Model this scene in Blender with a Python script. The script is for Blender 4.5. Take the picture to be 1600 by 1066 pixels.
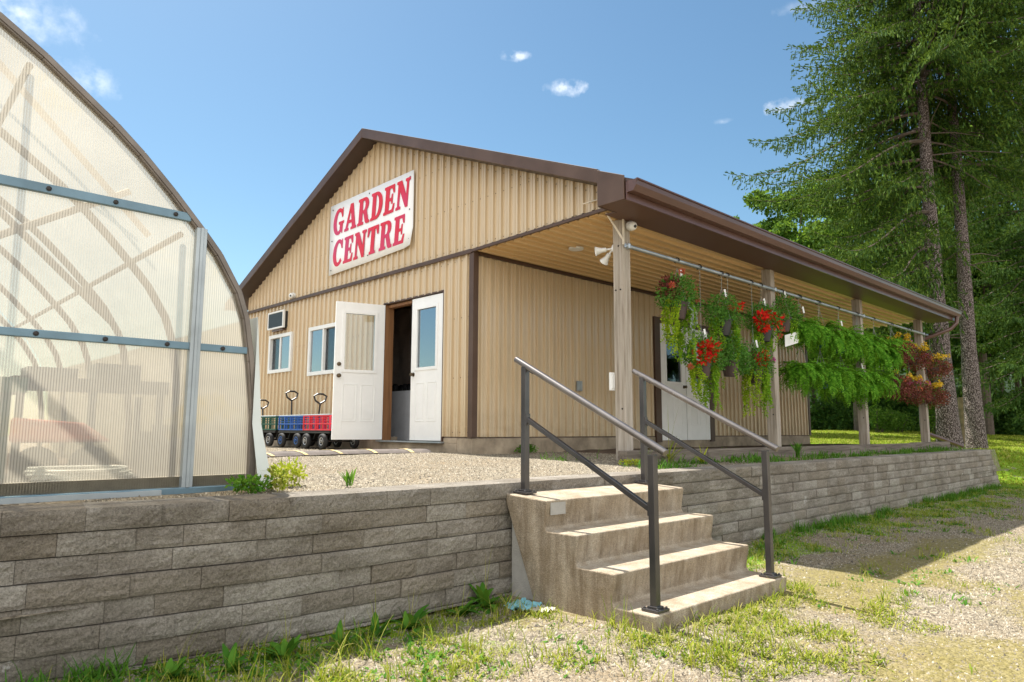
import bpy, bmesh, math, random
import numpy as np
from mathutils import Vector, Matrix
R_ = math.radians
random.seed(7); rng = np.random.default_rng(7)
S = bpy.context.scene
for o in list(bpy.data.objects): bpy.data.objects.remove(o)

# ------------------------------------------------------------------ camera
PITCH, YAW, ROLL = R_(7.20106), R_(46.44424), R_(0.23471)
EYE = 1.07
cam = bpy.data.cameras.new('camera'); camo = bpy.data.objects.new('camera', cam); S.collection.objects.link(camo)
cam.sensor_width = 36; cam.lens = 36*1095.47/1600; cam.clip_start = .05; cam.clip_end = 2000
F = Vector((math.cos(YAW), math.sin(YAW), 0)); RT = Vector((math.sin(YAW), -math.cos(YAW), 0)); UP = Vector((0, 0, 1))
fw = F*math.cos(PITCH)+UP*math.sin(PITCH); up = UP*math.cos(PITCH)-F*math.sin(PITCH)
r_ = RT*math.cos(ROLL)+up*math.sin(ROLL); u_ = up*math.cos(ROLL)-RT*math.sin(ROLL)
m = Matrix((r_, u_, -fw)).transposed().to_4x4(); m.translation = Vector((0, 0, EYE)); camo.matrix_world = m
S.camera = camo
S.render.resolution_x = 1024; S.render.resolution_y = 682

# ------------------------------------------------------------------ light
SUN_EL, SUN_AZ = R_(59.5), R_(-1.5)          # azimuth clockwise from +Y
sd = Vector((math.sin(SUN_AZ)*math.cos(SUN_EL), math.cos(SUN_AZ)*math.cos(SUN_EL), math.sin(SUN_EL)))
sl = bpy.data.lights.new('sun', 'SUN'); sl.energy = 4.9; sl.angle = R_(.5); sl.color = (1, .95, .87)
so = bpy.data.objects.new('sun', sl); S.collection.objects.link(so); so.rotation_euler = sd.to_track_quat('Z', 'Y').to_euler()
W = bpy.data.worlds.new('World'); S.world = W; W.use_nodes = True
wt = W.node_tree; wt.nodes.clear()
def wn(t, **k):
    n = wt.nodes.new(t)
    for a, b in k.items(): setattr(n, a, b)
    return n
sky = wn('ShaderNodeTexSky', sky_type='NISHITA', sun_disc=False, sun_elevation=SUN_EL, sun_rotation=SUN_AZ, altitude=200, air_density=1.0, dust_density=.6, ozone_density=1.6)
bg = wn('ShaderNodeBackground'); bg.inputs[1].default_value = .074
wo = wn('ShaderNodeOutputWorld'); tc = wn('ShaderNodeTexCoord')
nz = wn('ShaderNodeTexNoise'); nz.inputs['Scale'].default_value = 26; nz.inputs['Detail'].default_value = 6; nz.inputs['Roughness'].default_value = .62
wt.links.new(tc.outputs['Generated'], nz.inputs['Vector'])
n2 = wn('ShaderNodeTexNoise'); n2.inputs['Scale'].default_value = 60; n2.inputs['Detail'].default_value = 6; wt.links.new(tc.outputs['Generated'], n2.inputs['Vector'])
def wmath(op, a, b=None, c=None):
    n = wn('ShaderNodeMath', operation=op)
    for i, v in enumerate((a, b, c)):
        if v is None: continue
        if isinstance(v, (int, float)): n.inputs[i].default_value = v
        else: wt.links.new(v, n.inputs[i])
    return n.outputs[0]
def pix_dir(x, y): return (r_*(x-800)+u_*(533-y)+fw*1095.47).normalized()
# small fair-weather clouds of the real sky, each given by its direction, width and height
tot = None
for (x, y, rx, ry, k) in ((880, 137, 34, 16, 1.0), (806, 88, 22, 8, .75), (1236, 166, 30, 14, .9), (128, 122, 44, 24, .35), (10, 12, 90, 36, .45), (1270, 5, 50, 9, .25), (1130, 190, 16, 5, .3)):
    d = pix_dir(x, y); h = Vector((0, 0, 1)).cross(d).normalized(); v = d.cross(h)
    vm = wn('ShaderNodeVectorMath', operation='DOT_PRODUCT'); vm.inputs[1].default_value = h*(1095/rx); wt.links.new(tc.outputs['Generated'], vm.inputs[0])
    vv = wn('ShaderNodeVectorMath', operation='DOT_PRODUCT'); vv.inputs[1].default_value = v*(1095/ry); wt.links.new(tc.outputs['Generated'], vv.inputs[0])
    off = wmath('SUBTRACT', vv.outputs['Value'], 0.0)
    dd = wn('ShaderNodeVectorMath', operation='DOT_PRODUCT'); dd.inputs[1].default_value = d; wt.links.new(tc.outputs['Generated'], dd.inputs[0])
    r2 = wmath('ADD', wmath('POWER', wmath('ABSOLUTE', vm.outputs['Value']), 2), wmath('POWER', wmath('ABSOLUTE', off), 2))
    q = wmath('SUBTRACT', 1.0, wmath('ADD', wmath('SQRT', r2), wmath('MULTIPLY', wmath('SUBTRACT', nz.outputs[0], .5), 2.4)))
    q = wmath('MULTIPLY', wmath('MULTIPLY', wmath('GREATER_THAN', dd.outputs['Value'], 0), k), wmath('MAXIMUM', q, 0))
    tot = q if tot is None else wmath('MAXIMUM', tot, q)
cl = wmath('MULTIPLY', tot, wmath('MAXIMUM', wmath('MULTIPLY', wmath('SUBTRACT', n2.outputs[0], .36), 3.2), 0))
cl = wmath('MINIMUM', wmath('MULTIPLY', cl, .8), .38)
# added bank of bright white cloud, unseen behind the camera, lifts the shade fill
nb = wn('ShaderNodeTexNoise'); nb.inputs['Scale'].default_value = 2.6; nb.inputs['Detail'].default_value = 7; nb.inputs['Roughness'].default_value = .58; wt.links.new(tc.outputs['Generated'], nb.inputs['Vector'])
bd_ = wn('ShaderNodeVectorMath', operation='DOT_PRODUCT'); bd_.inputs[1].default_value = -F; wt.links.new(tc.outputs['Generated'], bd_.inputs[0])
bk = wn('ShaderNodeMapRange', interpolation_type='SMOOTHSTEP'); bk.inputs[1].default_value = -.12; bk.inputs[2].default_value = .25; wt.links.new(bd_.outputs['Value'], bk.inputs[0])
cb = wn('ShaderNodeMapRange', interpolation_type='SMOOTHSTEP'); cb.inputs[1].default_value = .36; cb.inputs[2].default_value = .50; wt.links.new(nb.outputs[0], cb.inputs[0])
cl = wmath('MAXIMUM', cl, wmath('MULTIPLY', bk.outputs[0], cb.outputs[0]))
gam = wn('ShaderNodeHueSaturation'); gam.inputs['Saturation'].default_value = 1.12; gam.inputs['Value'].default_value = 1.0
wt.links.new(sky.outputs[0], gam.inputs['Color'])
tn = wn('ShaderNodeMix', data_type='RGBA', blend_type='MULTIPLY'); tn.inputs[0].default_value = 1; wt.links.new(gam.outputs[0], tn.inputs[6]); tn.inputs[7].default_value = (.90, .985, .885, 1)
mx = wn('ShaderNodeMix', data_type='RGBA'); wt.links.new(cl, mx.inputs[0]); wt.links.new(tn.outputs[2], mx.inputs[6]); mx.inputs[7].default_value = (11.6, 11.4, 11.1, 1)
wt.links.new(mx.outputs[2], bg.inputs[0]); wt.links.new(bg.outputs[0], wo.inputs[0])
S.view_settings.view_transform = 'Standard'; S.view_settings.look = 'None'; S.view_settings.gamma = 1
S.view_settings.exposure = 1.22

# ------------------------------------------------------------------ materials
def ramp_node(nt, cols):
    n = nt.nodes.new('ShaderNodeValToRGB'); e = n.color_ramp.elements
    while len(e) < len(cols): e.new(.5)
    for i, (p, c) in enumerate(cols): e[i].position = p; e[i].color = (*c, 1)
    return n
MATS = {}
class M:
    """small node helper"""
    def __init__(s, name):
        s.m = bpy.data.materials.new(name); s.m.use_nodes = True; s.nt = s.m.node_tree; s.b = s.nt.nodes['Principled BSDF']; s.out = s.nt.nodes['Material Output']
        s.tc = s.nt.nodes.new('ShaderNodeTexCoord'); MATS[name] = s.m
    def n(s, t, ins=None, **k):
        n = s.nt.nodes.new(t)
        for a, b in k.items(): setattr(n, a, b)
        for a, b in (ins or {}).items():
            if hasattr(b, 'is_linked') or isinstance(b, bpy.types.NodeSocket): s.nt.links.new(b, n.inputs[a])
            else: n.inputs[a].default_value = b
        return n
    def vec(s, scale=(1, 1, 1), rot=(0, 0, 0)):
        return s.n('ShaderNodeMapping', {0: s.tc.outputs['Object'], 'Scale': scale, 'Rotation': rot}).outputs[0]
    def noise(s, scale, detail=4, rough=.55, vec=None):
        return s.n('ShaderNodeTexNoise', {'Vector': vec or s.tc.outputs['Object'], 'Scale': scale, 'Detail': detail, 'Roughness': rough}).outputs[0]
    def ramp(s, fac, cols):
        r = ramp_node(s.nt, cols); s.nt.links.new(fac, r.inputs[0]); return r.outputs[0]
    def mix(s, f, a, b, mode='MIX'):
        n = s.nt.nodes.new('ShaderNodeMix'); n.data_type = 'RGBA'; n.blend_type = mode
        for i, v in ((0, f), (6, a), (7, b)):
            if isinstance(v, bpy.types.NodeSocket): s.nt.links.new(v, n.inputs[i])
            elif i: n.inputs[i].default_value = (*v, 1)
            else: n.inputs[i].default_value = v
        return n.outputs[2]
    def math(s, op, a, b=0, clamp=False):
        n = s.nt.nodes.new('ShaderNodeMath'); n.operation = op; n.use_clamp = clamp
        for i, v in ((0, a), (1, b)):
            if isinstance(v, bpy.types.NodeSocket): s.nt.links.new(v, n.inputs[i])
            else: n.inputs[i].default_value = v
        return n.outputs[0]
    def bump(s, h, st=.3, dist=.01):
        n = s.n('ShaderNodeBump', {'Height': h, 'Strength': st, 'Distance': dist}); s.nt.links.new(n.outputs[0], s.b.inputs['Normal']); return n
    def set(s, col=None, rough=None, metal=None, spec=None):
        for k, v in (('Base Color', col), ('Roughness', rough), ('Metallic', metal), ('Specular IOR Level', spec)):
            if v is None: continue
            if isinstance(v, bpy.types.NodeSocket): s.nt.links.new(v, s.b.inputs[k])
            else: s.b.inputs[k].default_value = (*v, 1) if isinstance(v, tuple) else v
        return s.m
def simple(name, col, rough=.6, metal=0, var=.25, scale=8, bump=0, bscale=60, spec=.5):
    k = M(name); c2 = tuple(v*(1-var) for v in col); c1 = tuple(min(1, v*(1+var*.6)) for v in col)
    f = k.noise(scale, 5, .6); k.set(k.ramp(f, ((.3, c2), (.7, c1))), rough, metal, spec)
    if bump: k.bump(k.noise(bscale, 4, .6), bump, .01)
    return k.m
def leafmat(name, cols, trans=.35, scale=1.2, rough=.55, sat=1):
    k = M(name); g = k.n('ShaderNodeNewGeometry')
    a = k.ramp(g.outputs['Random Per Island'], tuple((i/(len(cols)-1), c) for i, c in enumerate(cols)))
    f = k.noise(scale, 3, .6); c = k.mix(k.math('MULTIPLY', f, .5), a, tuple(v*.45 for v in cols[0]))
    k.set(c, .75, 0, .12)
    t = k.n('ShaderNodeBsdfTranslucent', {'Color': k.mix(.35, c, (.30, .42, .03))})
    mixs = k.n('ShaderNodeMixShader', {0: trans, 1: k.b.outputs[0], 2: t.outputs[0]})
    k.nt.links.new(mixs.outputs[0], k.out.inputs[0]); return k.m

# siding: painted steel, a touch of chalking and vertical streaks
k = M('tan_siding'); st = k.noise(1.0, 5, .6, k.vec((9, 9, .35))); big = k.noise(.5, 3, .5)
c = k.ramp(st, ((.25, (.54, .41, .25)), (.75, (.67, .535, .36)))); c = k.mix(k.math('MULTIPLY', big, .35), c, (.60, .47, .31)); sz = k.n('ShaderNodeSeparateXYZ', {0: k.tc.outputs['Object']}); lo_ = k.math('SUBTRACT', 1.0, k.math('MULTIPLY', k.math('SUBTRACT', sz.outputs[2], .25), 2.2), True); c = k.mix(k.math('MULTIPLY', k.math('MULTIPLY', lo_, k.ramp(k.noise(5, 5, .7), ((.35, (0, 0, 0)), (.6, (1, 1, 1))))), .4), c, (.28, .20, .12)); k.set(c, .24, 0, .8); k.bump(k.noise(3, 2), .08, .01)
k = M('tan_ceiling'); st = k.noise(1.0, 5, .6, k.vec((.4, 7, 7))); k.set(k.ramp(st, ((.25, (.66, .44, .20)), (.75, (.80, .58, .32)))), .38, 0, .5)
k = M('brown_trim'); f = k.noise(2.5, 4); k.set(k.ramp(f, ((.3, (.072, .041, .027)), (.7, (.105, .062, .043)))), .42, 0, .35); k.bump(k.noise(1.6, 2, .5, k.vec((1, .8, .3))), .5, .05)
k = M('gutter_brown'); f = k.noise(2.5, 4, .6, k.vec((.3, 2, 2))); k.set(k.ramp(f, ((.3, (.085, .040, .030)), (.7, (.125, .060, .045)))), .3, 0, .6)
k = M('brown_soffit'); g = k.vec((38, 38, 38)); v = k.n('ShaderNodeTexVoronoi', {'Vector': g, 'Scale': 1.0, 'Randomness': 0.0}, feature='F1')
wv = k.n('ShaderNodeSeparateXYZ', {0: k.tc.outputs['Object']})
band = k.math('MULTIPLY', k.math('GREATER_THAN', wv.outputs[1], 4.47), k.math('LESS_THAN', wv.outputs[1], 4.62))
dot = k.math('MULTIPLY', k.math('LESS_THAN', v.outputs[0], .30), band)
k.set(k.mix(dot, (.11, .055, .035), (.55, .36, .26)), .45, 0, .4)
simple('soffit_dark', (.045, .026, .02), .5, 0, .2, 3); simple('roof_metal', (.09, .055, .045), .45, .2, .3, 2)
k = M('old_wood'); g = k.noise(1, 6, .65, k.vec((30, 30, 1.6))); b2 = k.noise(2.2, 3); c = k.ramp(g, ((.28, (.15, .125, .10)), (.5, (.38, .34, .29)), (.75, (.56, .51, .45)))); c = k.mix(k.math('MULTIPLY', b2, .5), c, (.33, .26, .19)); k.set(c, .85, 0, .2); k.bump(g, .5, .01)
k = M('tie_wood'); g = k.noise(1, 6, .65, k.vec((1.6, 30, 30))); k.set(k.ramp(g, ((.28, (.07, .055, .045)), (.75, (.27, .23, .19)))), .9, 0, .2); k.bump(g, .5, .01)
k = M('jamb_wood'); g = k.noise(1, 5, .6, k.vec((25, 25, 1.5))); k.set(k.ramp(g, ((.3, (.20, .09, .035)), (.7, (.36, .18, .08)))), .6)
# concrete steps
k = M('step_concrete'); a = k.noise(3.0, 6, .65, k.vec((2.2, 2.2, .5))); b = k.noise(140, 3, .6); d = k.noise(9, 6, .7)
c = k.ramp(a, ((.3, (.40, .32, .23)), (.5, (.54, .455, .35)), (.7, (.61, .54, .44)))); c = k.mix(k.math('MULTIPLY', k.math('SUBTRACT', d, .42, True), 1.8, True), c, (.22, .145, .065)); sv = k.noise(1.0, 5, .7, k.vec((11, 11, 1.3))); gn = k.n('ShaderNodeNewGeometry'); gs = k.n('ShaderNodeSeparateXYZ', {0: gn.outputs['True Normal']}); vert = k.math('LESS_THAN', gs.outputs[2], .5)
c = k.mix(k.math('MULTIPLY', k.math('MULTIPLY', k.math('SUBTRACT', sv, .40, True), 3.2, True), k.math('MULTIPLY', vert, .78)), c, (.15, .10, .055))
c = k.mix(k.ramp(b, ((.35, (0, 0, 0)), (.75, (1, 1, 1)))), k.mix(.5, c, (.08, .065, .045)), c); k.set(c, .9, 0, .2)
hb = k.math('ADD', k.math('MULTIPLY', b, .9), d); k.bump(hb, .8, .01)
simple('pedestal_concrete', (.40, .385, .36), .9, 0, .25, 6, .5, 90, .2)
# wall blocks
k = M('wall_block'); g = k.n('ShaderNodeNewGeometry'); ri = k.ramp(g.outputs['Random Per Island'], ((0, (.30, .25, .19)), (.25, (.50, .45, .39)), (.5, (.38, .34, .29)), (.75, (.56, .515, .45)), (.9, (.32, .275, .22)), (1, (.45, .385, .305))))
a = k.noise(2.3, 6, .7, k.vec((1, 1, 1.8))); b = k.noise(95, 5, .85); d = k.noise(320, 2, .6)
c = k.mix(k.math('MULTIPLY', k.math('SUBTRACT', a, .42, True), 3.4, True), ri, (.16, .13, .095)); bb = k.ramp(b, ((.36, (0, 0, 0)), (.66, (1, 1, 1)))); c = k.mix(bb, k.mix(.16, c, (.8, .75, .66)), k.mix(.62, c, (.05, .042, .034)))
sp = k.ramp(d, ((.66, (0, 0, 0)), (.72, (1, 1, 1)))); c = k.mix(k.math('MULTIPLY', sp, .6), c, (.6, .56, .5)); 
ef = k.ramp(k.noise(5.5, 6, .75), ((.63, (0, 0, 0)), (.68, (1, 1, 1)))); sz = k.n('ShaderNodeSeparateXYZ', {0: k.tc.outputs['Object']})
c = k.mix(k.math('MULTIPLY', ef, k.math('MULTIPLY', k.math('LESS_THAN', sz.outputs[2], .36), .6)), c, (.62, .60, .57)); k.set(c, .95, 0, .12)
k.bump(k.math('ADD', k.math('ADD', k.math('MULTIPLY', b, 1.0), k.math('MULTIPLY', d, .35)), k.math('MULTIPLY', k.noise(28, 4, .6), 1.6)), 1.0, .016)
simple('wall_shadow_core', (.06, .055, .05), .95, 0, .2, 6)
simple('foundation', (.38, .31, .23), .92, 0, .45, 3.5, .5, 60, .2)
# rails
k = M('rail_top'); k.set(k.ramp(k.noise(5, 3), ((.3, (.16, .145, .14)), (.7, (.24, .22, .21)))), .28, .75, .6)
k = M('rail_paint'); k.set(k.ramp(k.noise(5, 3), ((.3, (.060, .058, .062)), (.7, (.095, .088, .088)))), .24, .5, .7)
simple('galv_pipe', (.42, .46, .50), .38, .6, .3, 6)
simple('white_paint', (.88, .88, .87), .38, 0, .06, 3)
simple('white_plastic', (.78, .78, .76), .4, 0, .06, 6)
simple('bracket_white', (.70, .62, .50), .55, 0, .25, 12)
k = M('sign_board'); k.set(k.ramp(k.noise(1.4, 4), ((.3, (.86, .87, .88)), (.7, (.92, .92, .92)))), .4, 0, .4)
k = M('sign_letter'); k.set(k.ramp(k.noise(1.1, 2), ((.44, (.66, .008, .022)), (.62, (.60, .03, .11)))), .35, 0, .5)  # magenta tone painted into the red in place of a gloss reflection
simple('black_plastic', (.02, .02, .022), .45, 0, .2, 8)
simple('black_rubber', (.022, .022, .022), .8, 0, .2, 8)
simple('dark_metal', (.03, .025, .022), .5, .3, .3, 8)
simple('ac_grille', (.05, .07, .085), .5, .2, .2, 30)
simple('rim_silver', (.55, .55, .53), .4, .4, .1, 8); simple('rim_blue', (.03, .13, .42), .4, 0, .1, 8)
simple('cart_green', (.02, .10, .06), .45, 0, .3, 20); simple('cart_blue', (.02, .11, .42), .42, 0, .25, 20)
simple('cart_red', (.68, .02, .045), .42, 0, .15, 20); simple('cart_orange', (.55, .10, .04), .6, 0, .2, 20)
simple('brass', (.12, .085, .05), .35, .7, .2, 10)
simple('pot_brown', (.075, .048, .045), .5, 0, .15, 8); simple('pot_black', (.035, .033, .035), .55, 0, .15, 8); simple('pot_green', (.02, .13, .09), .45, 0, .15, 8)
simple('wire', (.25, .27, .25), .5, .4, .1, 8); simple('soil', (.045, .032, .022), .95, 0, .4, 30)
simple('cloth_grey', (.62, .64, .68), .85, 0, .15, 3); simple('cloth_brown', (.42, .31, .25), .9, 0, .3, 3)
simple('interior_wall', (.16, .12, .09), .9, 0, .3, 2); simple('interior_floor', (.14, .13, .12), .8, 0, .3, 3)
simple('tarp_blue', (.22, .50, .58), .5, 0, .3, 12); simple('tarp_white', (.40, .37, .31), .6, 0, .2, 12)
simple('yellow_paint', (.60, .47, .22), .7, 0, .2, 14); simple('rubber_bump', (.12, .10, .09), .85, 0, .3, 10, .4, 80)
simple('alu_frame', (.20, .17, .145), .45, .35, .3, 5); simple('steel_blue', (.15, .235, .29), .42, .5, .25, 4); simple('steel_light', (.36, .40, .42), .42, .5, .2, 4)
simple('door_mark', (.3, .32, .34), .5)
# glass
def glass(name, tint, refl):
    k = M(name); gl = k.n('ShaderNodeBsdfGlossy', {'Roughness': .02, 'Color': (.9, .95, 1, 1)}); tr = k.n('ShaderNodeBsdfTransparent', {'Color': (*tint, 1)})
    lw = k.n('ShaderNodeLayerWeight', {'Blend': .35}); f = k.math('ADD', k.math('MULTIPLY', lw.outputs[0], .7), refl, True)
    ms = k.n('ShaderNodeMixShader', {0: f, 1: tr.outputs[0], 2: gl.outputs[0]}); k.nt.links.new(ms.outputs[0], k.out.inputs[0]); return k.m
glass('window_glass', (.5, .58, .62), .34); glass('dark_glass', (.35, .38, .4), .05); glass('clear_glass', (.85, .88, .88), .02)
# greenhouse polycarbonate: fluted, cloudy
def poly(name, clear, col, flute):
    k = M(name); tr = k.n('ShaderNodeBsdfTransparent', {'Color': (.93, .89, .80, 1)}); df = k.n('ShaderNodeBsdfDiffuse', {'Color': (*col, 1)}); tl = k.n('ShaderNodeBsdfTranslucent', {'Color': (*col, 1)})
    dirt = k.noise(1.3, 5, .65); cc = k.ramp(dirt, ((.3, tuple(v*.78 for v in col)), (.6, col), (.8, (col[0], col[1]*.9, col[2]*.62))))
    k.nt.links.new(cc, df.inputs[0]); k.nt.links.new(cc, tl.inputs[0])
    m1 = k.n('ShaderNodeMixShader', {0: .62, 1: df.outputs[0], 2: tl.outputs[0]}); f = clear
    if flute:
        w = k.n('ShaderNodeTexWave', {'Vector': k.tc.outputs['Object'], 'Scale': 1/flute*.314/1.0}, bands_direction='X'); f = k.math('ADD', k.math('MULTIPLY', k.math('POWER', w.outputs[1], 2), .36), clear-.12, True)
    gl = k.n('ShaderNodeBsdfGlossy', {'Roughness': .18, 'Color': (1, 1, 1, 1)})
    m2 = k.n('ShaderNodeMixShader', {0: f, 1: m1.outputs[0], 2: tr.outputs[0]}); m3 = k.n('ShaderNodeMixShader', {0: .05, 1: m2.outputs[0], 2: gl.outputs[0]})
    k.nt.links.new(m3.outputs[0], k.out.inputs[0]); return k.m
poly('poly_end', .37, (.69, .655, .58), .0125); poly('poly_cover', .62, (.80, .76, .69), 0)
simple('poly_skirt', (.62, .66, .64), .5, 0, .1, 3)
# bark
k = M('spruce_bark'); v = k.n('ShaderNodeTexVoronoi', {'Vector': k.vec((46, 46, 22)), 'Scale': 1.0}, feature='F1'); f = k.noise(22, 6, .75)
c = k.ramp(k.math('ADD', k.math('MULTIPLY', v.outputs[0], .6), k.math('MULTIPLY', f, .5)), ((.22, (.56, .50, .47)), (.42, (.34, .28, .26)), (.62, (.08, .062, .055)))); k.set(c, .95, 0, .15); k.bump(k.math('SUBTRACT', 1, v.outputs[0]), 1.0, .04)
simple('twig_bark', (.12, .09, .07), .9, 0, .3, 8)
simple('stump_wood', (.24, .16, .10), .9, 0, .4, 6, .6, 30)
leafmat('spruce_leaf', ((.022, .060, .014), (.058, .13, .02), (.18, .27, .035)), .16, .9)
leafmat('dark_spruce_leaf', ((.025, .07, .018), (.055, .12, .025), (.10, .18, .035)), .2, .7)
leafmat('broad_leaf', ((.05, .13, .018), (.10, .21, .03), (.17, .29, .05)), .4, .5)
leafmat('wood_leaf', ((.03, .085, .022), (.06, .15, .03), (.13, .25, .045)), .35, .25)
simple('hill_green', (.02, .05, .018), .95, 0, .6, 1.2)
leafmat('fern_leaf', ((.06, .22, .015), (.15, .42, .025), (.30, .62, .06)), .45, 3)
leafmat('basket_leaf', ((.05, .18, .03), (.12, .33, .05), (.22, .45, .09)), .4, 5)
leafmat('lime_leaf', ((.26, .46, .02), (.42, .60, .03), (.62, .70, .06)), .45, 5)
leafmat('green_vine', ((.16, .40, .02), (.30, .55, .04), (.50, .66, .06)), .45, 5)
leafmat('silver_leaf', ((.28, .34, .30), (.42, .48, .44), (.5, .55, .5)), .3, 5)
leafmat('maroon_leaf', ((.11, .02, .028), (.24, .05, .055), (.38, .13, .10)), .25, 6)
leafmat('red_petal', ((.70, .005, .012), (.85, .01, .02), (.95, .03, .03)), .3, 9)
leafmat('coral_petal', ((.65, .09, .06), (.75, .15, .10), (.8, .25, .18)), .3, 9)
leafmat('yellow_petal', ((.80, .42, .02), (.85, .56, .03), (.88, .68, .12)), .3, 9)
leafmat('magenta_petal', ((.5, .03, .22), (.6, .06, .35), (.7, .2, .5)), .3, 9)
leafmat('weed_leaf', ((.05, .17, .02), (.09, .25, .025), (.17, .34, .04)), .35, 4)
leafmat('grass_leaf', ((.12, .20, .015), (.26, .32, .02), (.40, .40, .05), (.50, .44, .16)), .35, 2)
leafmat('yellow_weed', ((.28, .34, .02), (.45, .50, .03), (.6, .6, .08)), .35, 4)
# ground materials
def ground_mat(name, lawn):
    k = M(name); at = k.n('ShaderNodeAttribute', attribute_name='cover'); am = k.n('ShaderNodeAttribute', attribute_name='moss')
    v = k.n('ShaderNodeTexVoronoi', {'Vector': k.tc.outputs['Object'], 'Scale': 48.0}, feature='F1'); v2 = k.n('ShaderNodeTexVoronoi', {'Vector': k.tc.outputs['Object'], 'Scale': 95.0}, feature='F1')
    sg = k.n('ShaderNodeSeparateColor', {0: v.outputs['Color']}); sg2 = k.n('ShaderNodeSeparateColor', {0: v2.outputs['Color']})
    g1 = k.ramp(sg.outputs[0], ((0, (.05, .042, .034)), (.3, (.18, .155, .115)), (.7, (.30, .26, .195)), (1, (.44, .39, .31))))
    g2 = k.ramp(sg2.outputs[0], ((0, (.09, .075, .06)), (.5, (.21, .175, .125)), (1, (.34, .29, .21))))
    f = k.noise(1.6, 5, .6); c = k.mix(k.ramp(f, ((.4, (0, 0, 0)), (.6, (1, 1, 1)))), g1, g2)
    dirt = k.ramp(k.noise(.9, 6, .65), ((.42, (0, 0, 0)), (.62, (1, 1, 1)))); c = k.mix(k.math('MULTIPLY', dirt, .6), c, (.22, .165, .10))
    fn = k.noise(7, 6, .75); mf = k.math('MULTIPLY', k.math('SUBTRACT', k.math('ADD', am.outputs['Fac'], k.math('MULTIPLY', fn, 1.4)), 1.15), 3.0, True)
    mossc = k.ramp(k.noise(30, 4, .7), ((.3, (.11, .095, .02)), (.7, (.25, .215, .05)))); c = k.mix(k.math('MULTIPLY', mf, .6), c, mossc)
    cf = k.math('MULTIPLY', k.math('SUBTRACT', k.math('ADD', at.outputs['Fac'], k.math('MULTIPLY', fn, .9)), .95), 4.0, True)
    gr = k.ramp(k.noise(3.5, 6, .75), ((.3, lawn[0]), (.7, lawn[1]))); c = k.mix(cf, c, gr)
    k.set(c, .95, 0, .12); k.bump(k.math('ADD', k.math('MULTIPLY', v.outputs[0], -1), k.math('MULTIPLY', v2.outputs[0], -.5)), .8, .015); return k.m
ground_mat('ground_mat', ((.11, .20, .012), (.20, .31, .02)))
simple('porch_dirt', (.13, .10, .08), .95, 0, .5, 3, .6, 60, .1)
k = M('pebble'); g = k.n('ShaderNodeNewGeometry'); k.set(k.ramp(g.outputs['Random Per Island'], ((0, (.07, .06, .05)), (.35, (.16, .14, .105)), (.8, (.27, .235, .175)), (1, (.40, .365, .30)))), .9, 0, .2)

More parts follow.
